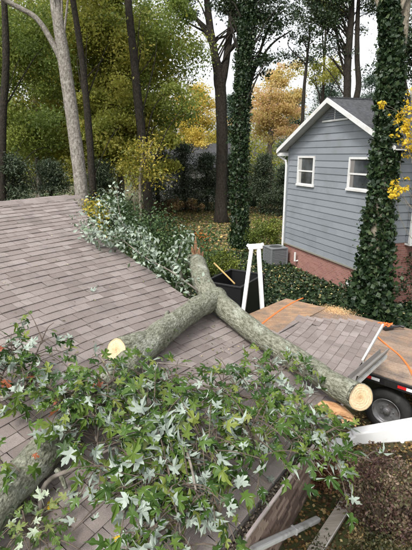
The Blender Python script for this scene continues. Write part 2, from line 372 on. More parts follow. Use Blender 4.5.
# roof deck as a thick sheet following the sag
rows = np.linspace(0, RIDGE, 44); cols = np.linspace(0, 1, 40); mb = MB(); vs = []
for h in (-.012, -.14):
    for r in rows:
        S = smax(r)
        for c in cols: vs.append(gl(RW(SMIN + (S - SMIN) * c, r, h)))
nr, nc = len(rows), len(cols); fs = []
for i in range(nr - 1):
    for j in range(nc - 1):
        a = i * nc + j; fs.append((a, a + 1, a + nc + 1, a + nc)[::-1]); b = a + nr * nc; fs.append((b, b + 1, b + nc + 1, b + nc))
for i in range(nr - 1):
    for j in (0, nc - 1): a = i * nc + j; fs.append((a, a + nc, a + nc + nr * nc, a + nr * nc))
for j in range(nc - 1):
    for i in (0, nr - 1): a = i * nc + j; fs.append((a, a + 1, a + 1 + nr * nc, a + nr * nc))
mb.add(vs, fs); roof = mb.build('roof', M_felt, garage)
# the far slope of the roof
mb = MB(); A = [gl(RP(SMIN, RIDGE, -.02)), gl(RP(smax(RIDGE) - .05, RIDGE, -.02))]; dn = -Nv * 5.2 + Vector((0, 0, -5.2 * SL))
mb.prism([A[0], A[1], A[1] + dn, A[0] + dn], (0, 0, 0), (0, 0, -.12)); mb.build('rear_slope', M_shing_t, garage)
# shingles: tabs in courses; the nearest 300 in view are pieces of their own
EXPO = .128; TH = .013
widths = [.11, .155, .20, .25, .31]
def tabmesh(w):
    b = MB(); L = EXPO * 1.32; g = .0035
    b.add([(g, 0, TH), (w - g, 0, TH), (w - g, L, .001), (g, L, .001), (g, 0, 0), (w - g, 0, 0)], [(0, 1, 2, 3), (4, 5, 1, 0), (5, 2, 1), (4, 0, 3), (4, 3, 2, 5)]); return b
tabs = [tabmesh(w) for w in widths]; tabm = []
for b in tabs: m = b.mesh('shingle'); m.materials.append(M_shing_o); tabm.append(m)
def visible(p):
    d = p - Vector((0, 0, CAM_H)); zc = d.y * cp - d.z * sp
    if zc < .5: return None
    x = 206 + FPX * d.x / zc; y = 275 + FPX * (-d.z * cp - d.y * sp) / zc
    return (x, y, zc)
place = []; r = -.035; row = 0; sr = random.Random(3); step = EXPO * math.cos(math.atan(SL))
while r < RIDGE - .03:
    s = SMIN + sr.uniform(0, .3); S = smax(r + .02) + sr.uniform(-.012, .014); prevw = -1
    while s < S:
        k = sr.choices(range(5), (2, 3, 4, 3, 2))[0]; w = widths[k]
        if s + w > S:
            w = S - s
            if w < .03: break
            k = min(range(5), key=lambda q: abs(widths[q] - w))
        place.append((s, r, k, sr.uniform(-.002, .005), w)); s += w
    r += step; row += 1
def frame(s, r, lift):
    p = RW(s, r, .004 + lift); e1 = (RW(s + .1, r) - RW(s, r)).normalized(); e2 = RW(s, r + .12) - RW(s, r); e2 = (e2 - e1 * e2.dot(e1)).normalized(); n = e1.cross(e2)
    if n.z < 0: n = -n
    R = Matrix((e1, e2, n)).transposed().to_4x4(); R.translation = gl(p); return R
# e1 x e2 must face up: D x (-N) -> check handedness once
sgn = Dv.cross(-Nv).z
vis = []
for i, (s, r, k, l, w_) in enumerate(place):
    v = visible(RW(s + widths[k] / 2, r))
    if v and -8 < v[0] < 420 and v[1] < 558: vis.append((v[2], i))
near = set(i for _, i in sorted(vis)[:300]); field = MB()
for i, (s, r, k, l, w_) in enumerate(place):
    Mx = frame(s, r, l) @ Matrix.Rotation(sr.uniform(-.006, .006), 4, 'Z') @ Matrix.Diagonal((w_ / widths[k], 1, 1, 1))
    if i in near:
        o = bpy.data.objects.new('shingle', tabm[k]); link(o, roof); o.matrix_local = Mx
    else: field.add([Mx @ Vector(p) for p in tabs[k].v], tabs[k].f, sr.random())
tag(field.build('shingle_field', M_shing_t, roof), kind='stuff')
# ridge caps
cap = MB(); cap.add([(0, -.13, -.045), (.30, -.13, -.045), (.30, 0, .018), (0, 0, .018), (.30, .13, -.045), (0, .13, -.045)], [(0, 1, 2, 3), (3, 2, 4, 5)])
capm = cap.mesh('ridge_cap'); capm.materials.append(M_shing_o); s = SMIN
while s < smax(RIDGE) - .12:
    o = bpy.data.objects.new('ridge_cap', capm); link(o, roof); p = gl(RP(s, RIDGE, .02)); o.matrix_local = Matrix.Translation(p) @ Matrix.Rotation(math.atan2(Dv.y, Dv.x), 4, 'Z') @ Matrix.Rotation(rnd.uniform(-.03, .03), 4, 'Y'); s += .21
# drip edges
M_alum = mat('white_aluminium', base=(.66, .66, .64), rough=.45, dirt=((.36, .34, .30), .5, .72), dscale=5)
M_gutter = mat('grey_gutter', base=(.23, .215, .205), rough=.5, metal=.0, dirt=((.20, .18, .16), .45, .7), dscale=4)
M_lip = mat('gutter_lip', base=(.48, .41, .40), rough=.5, dirt=((.40, .33, .31), .5, .75), dscale=6)
mb = MB(); pr = None
a, b = gl(RP(smax(0) + .012, -.02, .006)), gl(RP(smax(0) - 1.45, -.02, .006))
mb.bar(a, b, .03, .05); mb.build('drip_edge', M_alum, roof)

# gutter: an open trough along the eave
def trough(p, q, w=.115, h=.10, th=.006, up=Vector((0, 0, 1)), side=Nv):
    m = MB(); prof = [(0, h), (0, 0), (w * .75, 0), (w, h), (w + .02, h), (w + .02, h - .02), (w + .008, h - .02), (w * .75 + .004, -th), (-th, -th), (-th, h)]
    n = len(prof); vs = [e + side * x + up * y for e in (p, q) for x, y in prof]
    m.add(vs, [(i, (i + 1) % n, n + (i + 1) % n, n + i) for i in range(n)]); return m
gpts = [RW(q, -.02, -.125) for q in (SMIN, .6, 1.6, 2.6, 3.6, 4.6, 5.6)]
GW, GH = .085, .095
mb = MB()
for a, b in zip(gpts[:-1], gpts[1:]): mb.bar(gl(a) - Nv * .035 + Vector((0, 0, .06)), gl(b) - Nv * .035 + Vector((0, 0, .06)), .02, .10)
FASC = mb
def chan(pts, prof):
    m = MB(); n = len(prof); vs = []
    for i, p in enumerate(pts):
        d = (pts[min(i + 1, len(pts) - 1)] - pts[max(0, i - 1)]).normalized(); sd = Vector((d.y, -d.x, 0)).normalized()
        vs += [gl(p) + sd * x + Vector((0, 0, y)) for x, y in prof]
    m.add(vs, [(i * n + k, i * n + (k + 1) % n, (i + 1) * n + (k + 1) % n, (i + 1) * n + k) for i in range(len(pts) - 1) for k in range(n)]); return m
gut = chan(gpts, [(0, GH), (0, 0), (GW * .8, 0), (GW, GH), (GW + .004, GH), (GW * .8 + .004, -.006), (-.006, -.006), (-.006, GH)]).build('gutter', M_gutter, garage)
FASC.build('fascia', M_alum, garage)
chan(gpts, [(GW - .002, GH - .012), (GW + .022, GH - .012), (GW + .022, GH + .006), (GW - .002, GH + .006)]).build('gutter_lip', M_lip, gut)
g = np.random.default_rng(17); P = []
for k in range(2600):
    q_ = g.uniform(.6, 5.5); p = gl(RW(q_, -.02 - g.uniform(.005, .075), -.125 + .04 + abs(g.normal()) * .018)); P.append(tuple(p))
leafcloud('gutter_debris', P, leafmat('debris', [(0, (.05, .04, .03)), (.7, (.14, .11, .085)), (1, (.30, .25, .19))], trans=0), .03, gut, seed=18, flat=1, aspect=.6)['kind'] = 'stuff'
# walls, clad in brown wood shakes (in view below the gutter)
M_wall = mat('wall_board', base=(.10, .075, .06), rough=.9)
M_shake = mat('brown_shake', ramp=[(0, (.10, .065, .05)), (.5, (.21, .145, .115)), (1, (.36, .27, .21))], src='obj', rough=.9, bump=.6, scale=3, bscale=30, stretch=(3, 3, 1))
WI = .46; WS = 5.55
mb = MB(); c = [RP(SMIN, WI), RP(WS, WI), RP(WS, RIDGE * 1.7), RP(SMIN, RIDGE * 1.7)]; hts = [2.15, 2.05, 2.1, 2.1]
c2 = [gl((p.x, p.y, -.2)) for p in c]; c3 = [gl((p.x, p.y, h)) for p, h in zip(c, hts)]
mb.add(c2 + c3, [(0, 1, 5, 4), (1, 2, 6, 5), (2, 3, 7, 6), (3, 0, 4, 7)]); wall = mb.build('wall', M_wall, garage)
shk = []
for w in (.14, .18, .23):
    b = MB(); b.box(.004, w - .004, 0, .014, 0, .095); m = b.mesh('wall_shake'); m.materials.append(M_shake); shk.append((w, m))
wx = Matrix((Dv, Vector((0, 0, 1)).cross(Dv), Vector((0, 0, 1)))).transposed().to_4x4()
for kz in range(14):
    s = 2.35 + rnd.uniform(0, .1)
    while s < WS - .1:
        w, m = rnd.choice(shk); o = bpy.data.objects.new('wall_shake', m); link(o, wall)
        p = RP(s, WI); p.z = -.04 + kz * .075; Mx = wx.copy(); Mx.translation = gl(p) + Nv * .004
        o.matrix_local = Mx @ Matrix.Rotation(PI, 4, 'Z') @ Matrix.Translation((-w, 0, 0)) @ Matrix.Rotation(rnd.uniform(.12, .26), 4, 'X') @ Matrix.Rotation(rnd.uniform(-.02, .02), 4, 'Y'); s += w
# rafters showing at the torn rake
for s_ in (5.0, 5.6, 6.2):
    mb = MB(); r1 = next((q for q in np.linspace(.2, 5.5, 80) if smax(q) < s_ + .05), 1.0); mb.bar(gl(RP(s_, -.02, -.21)), gl(RP(s_, r1, -.21)), .045, .13); mb.build('rafter', M_deckwood, garage)
mb = MB(); mb.bar(gl(RP(5.5, .5, -.35)), gl(RP(7.05, .5, -.35)), .09, .14); mb.build('header_beam', M_deckwood, garage)
q = RP(7.0, .5); mb = MB(); mb.bar(gl((q.x, q.y, -.1)), gl((q.x, q.y, q.z - .40)), .09, .09); mb.build('post', M_deckwood, garage)

# bent end of gutter hanging past the eave
pa, pb = PD(349, 381, 5.55), PD(381, 353, 6.55)
bg_ = thing('bent_gutter', 'short bent aluminium gutter length sticking out past the white edged roof corner', 'gutter', pa)
trough(Vector((0, 0, 0)), pb - pa, .11, .07, side=Vector((.75, -.55, .3)).normalized(), up=Vector((-.2, .1, 1)).normalized()).build('trough', M_gutter, bg_)
mb = MB(); mb.bar(Vector((.06, -.05, -.03)), pb - pa + Vector((.06, -.05, -.03)), .035, .05); mb.build('board', M_alum, bg_)

# ================================================================== THE FALLEN TREE
def on(px, py, rad, lift=0):
    p = hit(px, py, rad / math.cos(math.atan(SL)) + lift); return (*p, rad)
ft = thing('fallen_tree', 'mossy grey fallen tree trunk forking across the garage roof with sawn ends', 'fallen tree', (-.7, 11.6, 0)); fo = np.array(ft.location)
fl = lambda pts: [tuple(np.array(p[:3]) - fo) + (p[3],) for p in pts]
main = [(-.72, 11.7, -.1, .28), (-.62, 11.0, 1.3, .24), (-.38, 9.6, 2.5, .19), (*PD(197, 263, 8.2), .165), (*PD(203, 284, 7.1), .165), on(219, 303, .165, .05), on(254, 331, .150, .06), on(300, 362, .145, .09), on(330, 382, .145, .11), (*PD(360, 397, (Vector(on(357, 396, .15, .12)[:3]) - Vector((0, 0, CAM_H))).length / ray(357, 396).length - .18), .158)]
def cutface(mb, q, seg, nrm, parent, out=.004, shrink=.94, mat_=M_cut):
    """pale sawn face inside the bark ring, with a few fine saw ridges"""
    c = Vector(q[-1][:3]); nrm = Vector(nrm).normalized(); ring = [Vector(v) for v in mb.v[-seg:]]; m = MB(); rings = 16; vs = [c + nrm * (out + .001)]
    for k in range(1, rings + 1):
        for i, v in enumerate(ring): vs.append(c + (v - c) * (shrink * k / rings) + nrm * (out + .0015 * math.sin(k * 2.2 + i * .4) * (k < rings)))
    n = seg; fs = [(0, 1 + i, 1 + (i + 1) % n) for i in range(n)] + [(1 + (k - 1) * n + i, 1 + k * n + i, 1 + k * n + (i + 1) % n, 1 + (k - 1) * n + (i + 1) % n) for k in range(1, rings) for i in range(n)]
    m.add(vs, fs); m.t = [0.0] * n + [k / (rings - 1) for k in range(1, rings) for i in range(n)]; return m.build('cut_face', mat_, parent)
mb = MB(); q = limb(mb, fl(main), 16, 44, .07, 3.0, True, 3)
dax = (Vector(q[-1][:3]) - Vector(q[-2][:3])).normalized(); toc = (Vector((0, 0, CAM_H)) - Vector(main[-1][:3])).normalized(); nrm = dax * .8 + toc * .55
shear_end(mb, q, 44, nrm); mb.build('trunk', M_bark, ft, True); cutface(mb, q, 44, nrm, ft)
# the limb that runs down to the lower left, with a sawn stub
l2 = [on(218, 296, .155, .09), on(196, 309, .152, .05), on(165, 331, .150, .03), on(138, 354, .155, .02), on(116, 378, .135), on(80, 414, .125), on(36, 462, .132), on(0, 500, .14), on(-50, 555, .15)]
mb = MB(); q2 = limb(mb, fl(l2), 14, 40, .10, 3.0, True, 8); mb.build('limb', M_bark, ft, True)
st = [on(152, 340, .13, .04), on(132, 346, .135, .09), on(116, 350, .128, .11)]
mb = MB(); q3 = limb(mb, fl(st), 8, 20, .09, 3.0, True, 5); dax = (Vector(q3[-1][:3]) - Vector(q3[-2][:3])).normalized(); nrm = dax + Vector((.1, -.25, .35)); shear_end(mb, q3, 20, nrm); mb.build('stub', M_bark, ft, True); cutface(mb, q3, 20, nrm, ft)
for (a, b, r0) in (((60, 447), (47, 462), .035), ((57, 470), (66, 489), .02), ((165, 322), (168, 312), .03), ((243, 322), (238, 329), .03)):
    p0 = Vector(on(*a, .12, .05)[:3]); p1 = hit(*b, .12); mb = MB(); limb(mb, fl([(*p0, r0 * 1.2), (*((p0 + p1) / 2 + Vector((0, 0, .03))), r0), (*p1, r0 * .8)]), 4, 8, .1); mb.build('branch_stub', M_bark, ft, True)
g = np.random.default_rng(5); idx_ = g.integers(5, len(q2) - 8, 500); P = []
for i in idx_:
    p = np.array(q2[i]); d = g.normal(size=3); d[2] = abs(d[2]) * .3; d /= np.linalg.norm(d); P.append(p[:3] + d * p[3] * 1.02)
leafcloud('moss_tufts', P, LF['bush'], .035, ft, seed=4, flat=.3)['kind'] = 'stuff'
bk = PD(197, 259, 8.35)
for k, (dx, dz_, ln_) in enumerate(((-.07, .0, .24), (-.02, .03, .40), (.03, .0, .22), (.08, -.03, .15), (.0, -.05, .18))):
    p0_ = bk + Vector((dx, .05 * (k % 2), dz_)); mb = MB(); limb(mb, fl([(*(p0_ - Vector((0, 0, .15))), .05), (*(p0_ + Vector((dx * .2, .05, ln_ * .5))), .032), (*(p0_ + Vector((dx * .5, .1, ln_))), .004)]), 4, 5, .2, 8); mb.build('splinter', M_splitd, ft)
# splintered slab under the sawn end
pa = PD(334, 413, 4.92); sl = thing('splintered_slab', 'splintered orange brown wood slab torn beneath the sawn log end', 'wood slab', pa)
mb = MB(); poly = [(-.22, .05, 0), (-.12, .12, .02), (.02, .10, .02), (.12, .06, 0), (.20, -.03, 0), (.22, -.13, -.02), (.15, -.07, 0), (.08, -.11, -.01), (.05, -.02, .0), (-.06, -.05, 0), (-.14, -.01, .01), (-.21, -.05, 0)]
Rm = Matrix.Rotation(.75, 4, 'X') @ Matrix.Rotation(.1, 4, 'Y')
mb.prism([Rm @ Vector(p) * 1.1 for p in poly], (0, 0, 0), (.03, .06, -.03)); mb.build('slab', M_split, sl); mb = MB()
for k in range(7): x = -.15 + k * .05; mb.bar(Rm @ Vector((x, -.02, .02)), Rm @ Vector((x + .06, .05 - .02 * k, .035)), .02, .012)
mb.build('splinters', M_split, sl)

# ================================================================== LEAFY MAPLE BRANCHES
def leafmesh(name, mat_, curl, fold, asym):
    half = [(.05, .0), (.19, -.08), (.33, -.06), (.26, .06), (.21, .15), (.35, .20), (.50, .32), (.62, .53), (.44, .50), (.29, .44), (.12, .38), (.15, .52), (.26, .66), (.23, .80), (.12, .82), (.07, .94), (0, 1.1)]
    half = [(x * .88, y) for x, y in half]; jr = random.Random(hash((round(curl * 100), round(fold * 100))))
    pts = [(x * (1 + asym), y) for x, y in half] + [(-x * (1 - asym), y) for x, y in half[-2::-1]] + [(0, 0)]
    z = lambda x, y: fold * abs(x) * (1 + .5 * math.sin(9 * y + 5 * asym)) - curl * (y - .3) ** 2 - .9 * curl * x * x
    pts = [(x + jr.uniform(-.035, .035), y + jr.uniform(-.035, .035)) for x, y in pts[:-1]] + [(0, 0)]
    def bend(x, y):                                             # roll the blade down towards its tip
        zz = z(x, y); k = curl * .9; a = k * max(0, y - .25); return (x * (1 - .12 * curl), .25 + (math.sin(a) / k if k > .05 else y - .25) if y > .25 else y, zz * .6 - ((1 - math.cos(a)) / k if k > .05 and y > .25 else 0))
    vs = [bend(0, .36)] + [bend(x, y) for x, y in pts]; n = len(pts)
    b = MB(); b.add(vs, [(0, 1 + i, 1 + (i + 1) % n) for i in range(n)])
    b.add([(.012, 0, 0), (-.012, 0, 0), (-.008, -.55, .06), (.008, -.55, .06)], [(0, 1, 2, 3)])       # the stalk
    m = b.mesh(name); m.materials.append(mat_); return m
LM = [leafmesh('leaf', M_maple, c, f, a) for c, f, a in ((.3, .22, .1), (.8, .35, -.1), (.25, -.2, .05), (1.3, .2, .15), (.6, .6, -.05), (1.6, -.15, .0), (1.0, .45, .2), (.45, -.35, -.15))]
LY = [leafmesh('leaf', M_maple_young, c, f, a) for c, f, a in ((.3, .25, .1), (.5, .1, -.1))]
LR = [leafmesh('leaf', M_redleaf, .4, .2, .1)]; LYE = [leafmesh('leaf', M_yelleaf, .35, .15, .1)]
slope_n = Vector((Nv.x * SL, Nv.y * SL, 1)).normalized()
def put_leaf(parent, pw, ln, nrm, heading, mesh, name='leaf'):
    nrm = nrm.normalized(); y = (heading - nrm * heading.dot(nrm))
    if y.length < 1e-3: y = nrm.orthogonal()
    y.normalize(); x = y.cross(nrm); R = Matrix((x, y, nrm)).transposed().to_4x4(); R.translation = pw
    o = bpy.data.objects.new(name, mesh); link(o, parent); o.matrix_local = R @ Matrix.Scale(ln, 4); return o
def maple_branch(label, stems, twigs, seed, count, name='maple_branch', meshes=LM, flip=.28, ln=(.068, .138), lift=(.05, .5), red=.0, young=.0, twl=(.2, .5), group='broken maple branches on the roof'):
    """stems: pixel paths with height above the roof: [(px,py,h,radius)...]"""
    R = random.Random(seed); p0 = hit(stems[0][0][0], stems[0][0][1], stems[0][0][2]); t = thing(name, label, 'branch', p0, 0, group)
    tips = []
    for stm in stems:
        W = [(*(hit(a, b, h) - p0), r) for a, b, h, r in stm]; mb = MB(); q = limb(mb, W, 6, 7, .08, 6); mb.build('stem', M_greytwig if R.random() < .5 else M_twig, t, True); tips += [q]
    spots = []
    for k in range(twigs):
        q = R.choice(tips); i = int((len(q) - 1) * R.random() ** .8); s = Vector(q[i][:3])
        d = Vector((R.gauss(0, 1), R.gauss(0, 1), 0)); d.normalize(); d = (d - slope_n * d.dot(slope_n) + slope_n * R.uniform(-.1, .55)).normalized()
        L = R.uniform(*twl); mid = s + d * L * .5 + Vector((0, 0, .04)); e = s + d * L + Vector((0, 0, R.uniform(-.08, .02)))
        def clampz(p):
            w = p + p0; ss, r_ = SR(w); zz = EZ + SL * r_ - sag(ss, r_) + .04
            if r_ > -.1 and w.z < zz: p = p + Vector((0, 0, zz - w.z))
            return p
        mid = clampz(mid); e = clampz(e)
        mb = MB(); qq = limb(mb, [(*s, .006), (*mid, .0045), (*e, .0025)], 4, 5, 0); mb.build('twig', M_twig, t)
        spots.append((qq, d))
    leaves = []
    for k in range(count):
        qq, d = R.choice(spots); f = R.uniform(.25, 1.0); i = min(len(qq) - 1, int(f * (len(qq) - 1) + .5)); s = Vector(qq[i][:3])
        h = (d + Vector((R.gauss(0, .8), R.gauss(0, .8), R.uniform(-.75, .15)))).normalized(); l = R.uniform(*ln)
        nr_ = (slope_n * 1.0 + Vector((R.gauss(0, .72), R.gauss(0, .72), R.gauss(0, .3)))).normalized()
        if R.random() < flip: nr_ = -nr_
        p = s + h * l * .55 + Vector((0, 0, R.uniform(-.03, .06))); w = p + p0; ss, r_ = SR(w); zz = EZ + SL * r_ - sag(ss, r_) + .035
        if r_ > -.05 and w.z < zz: p.z += zz - w.z
        x = R.random(); ms = LR if x < red else LY if x < red + young else meshes
        leaves.append((l, p, nr_, h, R.choice(ms)))
    leaves.sort(key=lambda a: -a[0]); rest = {}
    for i, (l, p, nr_, h, me) in enumerate(leaves):
        if i < 300: put_leaf(t, p, l, nr_, h, me); continue
        nr_ = nr_.normalized(); y = (h - nr_ * h.dot(nr_)).normalized(); x = y.cross(nr_); Mx = Matrix((x, y, nr_)).transposed() * l; b = rest.setdefault('m', MB())
        b.add([Mx @ Vector(v.co) + p for v in me.vertices], [tuple(f.vertices) for f in me.polygons], R.random())
    if rest: rest['m'].build('leaf_mass', M_maple_t, t)['kind'] = 'stuff'
    return t
maple_branch('dark green maple branch lying on shingles left of the sawn stub', [[(-10, 398, .10, .014), (22, 396, .2, .012), (50, 390, .25, .009), (80, 385, .3, .006)], [(22, 396, .2, .010), (32, 365, .25, .007), (44, 335, .25, .004)], [(0, 380, .2, .008), (12, 355, .25, .006), (20, 345, .25, .004)]], 62, 21, 190, flip=.14, red=.03, twl=(.12, .34), ln=(.07, .13))
maple_branch('leafy maple branch spilling across the bottom centre with many pale undersides', [[(112, 400, .2, .02), (150, 430, .35, .016), (175, 470, .4, .012), (185, 530, .3, .008)], [(150, 430, .35, .012), (138, 468, .35, .009), (128, 512, .25, .006)], [(100, 395, .2, .014), (95, 430, .3, .01), (105, 470, .3, .006)], [(150, 430, .35, .012), (205, 440, .45, .009), (235, 480, .4, .006)]], 105, 22, 360, flip=.42)
maple_branch('broad green maple branch below the limb and left of the gutter', [[(130, 372, .2, .02), (175, 385, .35, .016), (225, 395, .4, .012), (270, 400, .4, .008)], [(175, 385, .35, .012), (195, 430, .45, .009), (215, 470, .45, .006)], [(225, 395, .4, .010), (250, 430, .45, .008), (262, 462, .4, .005)], [(150, 380, .3, .01), (155, 420, .4, .008), (160, 450, .4, .005)]], 140, 23, 560, flip=.12, young=.08)
maple_branch('maple branch reaching over the roof edge beside the sawn log end', [[(215, 385, .3, .016), (262, 386, .4, .013), (300, 400, .45, .010), (328, 440, .5, .007), (372, 462, .55, .004)], [(262, 386, .4, .010), (280, 425, .45, .007), (300, 455, .45, .004)], [(225, 380, .3, .01), (262, 370, .35, .008), (305, 372, .4, .004)], [(300, 400, .45, .008), (310, 425, .5, .006), (340, 470, .5, .004)]], 100, 24, 310, flip=.18, twl=(.15, .36))
maple_branch('dark maple branch draped over the big log below the sawn stub', [[(120, 376, .42, .012), (96, 392, .45, .010), (74, 404, .45, .007), (60, 412, .42, .004)], [(96, 392, .45, .008), (100, 408, .48, .006), (96, 424, .46, .004)], [(70, 404, .45, .006), (60, 395, .45, .005), (48, 388, .42, .003)]], 56, 27, 180, flip=.14, red=.02, twl=(.12, .32), ln=(.065, .12))
maple_branch('trailing maple branch hanging to the bottom edge left of the gutter', [[(165, 440, .4, .012), (170, 480, .45, .010), (178, 520, .4, .007), (185, 560, .3, .005)], [(170, 480, .45, .008), (205, 495, .42, .006), (222, 520, .35, .004)], [(178, 520, .4, .006), (150, 540, .35, .005), (140, 560, .3, .003)], [(168, 465, .4, .006), (150, 485, .38, .005), (136, 500, .35, .003)]], 75, 28, 230, flip=.22, twl=(.14, .38))
maple_branch('small yellow green maple sprig at the bottom left under the log', [[(42, 515, .05, .010), (30, 530, .12, .008), (10, 545, .15, .005)], [(30, 530, .12, .006), (48, 545, .12, .004)]], 26, 25, 70, meshes=LY, flip=.15, ln=(.05, .085), twl=(.1, .25))
maple_branch('little dark leaf spray at the left edge above the big log', [[(-14, 455, .25, .006), (2, 462, .3, .004), (6, 475, .3, .003)]], 6, 26, 14, flip=.0, twl=(.06, .14))
# bare broken twigs on the roof
def bare(label, pts):
    p0 = hit(*pts[0][:3]); t = thing('bare_branch', label, 'branch', p0, 0, 'bare broken branches'); mb = MB(); limb(mb, [(*(hit(a, b, h) - p0), r) for a, b, h, r in pts], 8, 8, .08, 6); mb.build('stem', M_greytwig, t, True); return t
b_ = bare('curved bare grey branch hooking out from under the big log', [(39, 517, .05, .018), (42, 492, .10, .018), (52, 478, .16, .017), (75, 468, .25, .016), (105, 452, .32, .013), (125, 445, .32, .01)])
b_ = bare('thin straight twig beyond the sawn stub among the leaves', [(150, 362, .12, .009), (185, 366, .2, .008), (222, 374, .22, .007), (262, 374, .2, .004)])
b_ = bare('long bare grey stick standing over the central leaves', [(180, 432, .5, .011), (190, 462, .52, .010), (196, 490, .5, .008)])
b_ = bare('pale bare twig below the sawn stub', [(147, 366, .2, .014), (153, 380, .24, .011), (160, 395, .22, .008)])
# loose leaves on the shingles
for label, px, py, ms, fl_ in (('yellow maple leaf on shingles beside the curved bare branch', 47, 508, LYE, 1), ('yellow maple leaf at the bottom centre among pale leaves', 120, 541, LYE, 1), ('orange red maple leaf lying on the big log', 33, 455, LR, 1),
        ('white bellied leaf alone in the middle of the shingles', 91, 291, LM, -1), ('pale leaf on shingles left of the sawn stub', 72, 337, LM, -1), ('large white leaf upside down above the dark maple branch', 8, 340, LM, -1),
        ('pale leaf on bare shingles right of the curved branch', 68, 493, LM, -1), ('upside down leaf on shingles next to the gutter', 272, 477, LM, -1), ('bright green leaf lying above the dark maple branch', 75, 361, LY, 1)):
    p = hit(px, py, .19 * 2 + .03 if 'big log' in label else .03); o = put_leaf(None, p, .05 if 'big log' in label else .095, (slope_n + Vector((rnd.gauss(0, .12), rnd.gauss(0, .12), 0))) * fl_, Vector((rnd.gauss(0, 1), rnd.gauss(0, 1), 0)), rnd.choice(ms), 'loose_leaf'); tag(o, label, 'leaf', 'loose leaves on the roof')

g = np.random.default_rng(44); P = []
for k in range(520):
    px_, py_ = (g.normal(116, 16), g.normal(362, 9)) if k < 150 else (g.normal(240, 30), g.normal(345, 12)) if k < 240 else (g.uniform(0, 290), g.uniform(215, 545))
    w_ = hit(px_, py_, .02); s_, r_ = SR(w_)
    if 0 < r_ < RIDGE and s_ < smax(r_) - .05: P.append(tuple(w_))
tag(leafcloud('roof_debris', P, leafmat('debris_bits', [(0, (.06, .05, .035)), (.4, (.12, .13, .05)), (.75, (.30, .25, .16)), (1, (.58, .48, .32))], trans=.1), .035, None, seed=45, flat=1.4, aspect=.5), 'small twig and bark crumbs strewn over the shingles', 'debris', None, 'stuff')
# ================================================================== PALE BRANCH BEHIND THE TORN RAKE
def pale_branch(label, paths, n, seed, size=.085, spread=.11, leafm=None):
    g = np.random.default_rng(seed); p0 = PD(*paths[0][0][:3]); t = thing('leafy_branch', label, 'branch', p0, 0, 'pale branches behind the roof edge'); P = []
    for pth in paths:
        W = [(*(PD(a, b, d) - p0), r) for a, b, d, r in pth]; mb = MB(); q = limb(mb, W, 7, 6, .05, 5); mb.build('stem', M_greytwig, t, True)
        for _ in range(int(n * len(pth) / 4)):
            i = g.integers(0, len(q)); P.append(np.array(q[i][:3]) + g.normal(size=3) * spread)
    leafcloud('leaves', P, leafm or M_palelf, size, t, seed=seed, flat=.3, aspect=.5); return t
pale_branch('pale silvery leafed branch lying along the torn roof edge', [[(198, 291, 6.8, .014), (172, 272, 6.9, .012), (146, 258, 6.95, .010), (122, 240, 7.2, .008), (100, 231, 7.3, .006), (80, 217, 7.6, .004)], [(146, 258, 6.95, .008), (150, 248, 7.3, .007), (143, 240, 7.5, .005), (138, 230, 7.7, .003)], [(122, 240, 7.2, .006), (108, 240, 7.0, .005), (96, 234, 7.0, .004), (86, 228, 7.1, .002)]], 240, 31, spread=.10)
pale_branch('upright pale leafed sprig left of the ivy trunks', [[(128, 238, 8.4, .014), (122, 222, 8.4, .010), (118, 203, 8.4, .007), (117, 186, 8.4, .004)], [(122, 222, 8.4, .008), (110, 212, 8.5, .005), (103, 198, 8.6, .004)]], 190, 32, spread=.12)
pale_branch('pale leaf sprig rising just left of the fallen trunk', [[(172, 270, 7.8, .01), (178, 256, 7.9, .008), (182, 240, 8.0, .004), (186, 236, 8.0, .003)]], 150, 33, spread=.12)
pale_branch('green leafed branch hanging beside the fallen trunk fork', [[(190, 296, 7.4, .014), (182, 282, 7.8, .01), (180, 268, 8.2, .007), (176, 262, 8.4, .004)], [(188, 285, 7.8, .01), (200, 250, 9.0, .008), (206, 244, 9.4, .004), (209, 240, 9.4, .003)]], 420, 34, spread=.18, leafm=LF['bush'])

# ================================================================== FLATBED TRAILER
M_black = mat('black_steel', base=(.015, .015, .016), rough=.45, dirt=((.06, .055, .05), .55, .8), dscale=6)
M_rubber = mat('tyre_rubber', base=(.018, .018, .018), rough=.85, dirt=((.06, .055, .05), .5, .75), dscale=8)
M_rim = mat('steel_rim', base=(.24, .24, .25), rough=.35, metal=.25, dirt=((.10, .09, .08), .45, .7), dscale=9)
M_plank = mat('deck_plank', ramp=[(0, (.23, .150, .100)), (.5, (.285, .195, .135)), (1, (.34, .245, .175))], src='obj', rough=.85, bump=.5, scale=2, bscale=12, stretch=(1, 9, 9), dirt=((.15, .12, .10), .42, .66), dscale=2.5, world=True, grain=.2, gscale=30)
M_ply = mat('plywood', ramp=[(.3, (.24, .140, .080)), (.55, (.33, .205, .120)), (.8, (.41, .275, .170))], scale=2.2, detail=8, stretch=(1, 5, 5), rough=.85, bump=.25, bscale=20, dirt=((.17, .125, .095), .42, .66), dscale=2.4, grain=.18, gscale=30)
M_red = mat('reflector_red', base=(.55, .02, .02), rough=.35); M_white = mat('white_paint', base=(.78, .78, .77), rough=.4, dirt=((.50, .48, .44), .55, .8), dscale=5)
M_orange = mat('orange_strap', base=(.75, .16, .03), rough=.7, bump=.3, bscale=200)
TA = Vector((.746, -.665, 0)).normalized(); TP = Vector((.665, .746, 0)); T0 = PZ(370, 372, 1.1); T0.z = 0
trl = thing('flatbed_trailer', 'black steel flatbed trailer with weathered plank deck and red white reflectors', 'trailer', T0, math.atan2(TA.y, TA.x))
X0, X1, TW, DZ = -3.35, 3.2, 2.65, 1.1                          # local x along, local y across (away from the garage)
npl = 15; pw = TW / npl
for k in range(npl):
    mb = MB(); mb.box(X0, X1, .02 + k * pw + .004, .02 + (k + 1) * pw - .004, DZ - .045, DZ + rnd.uniform(-.004, .004)); mb.build('plank', M_plank, trl)
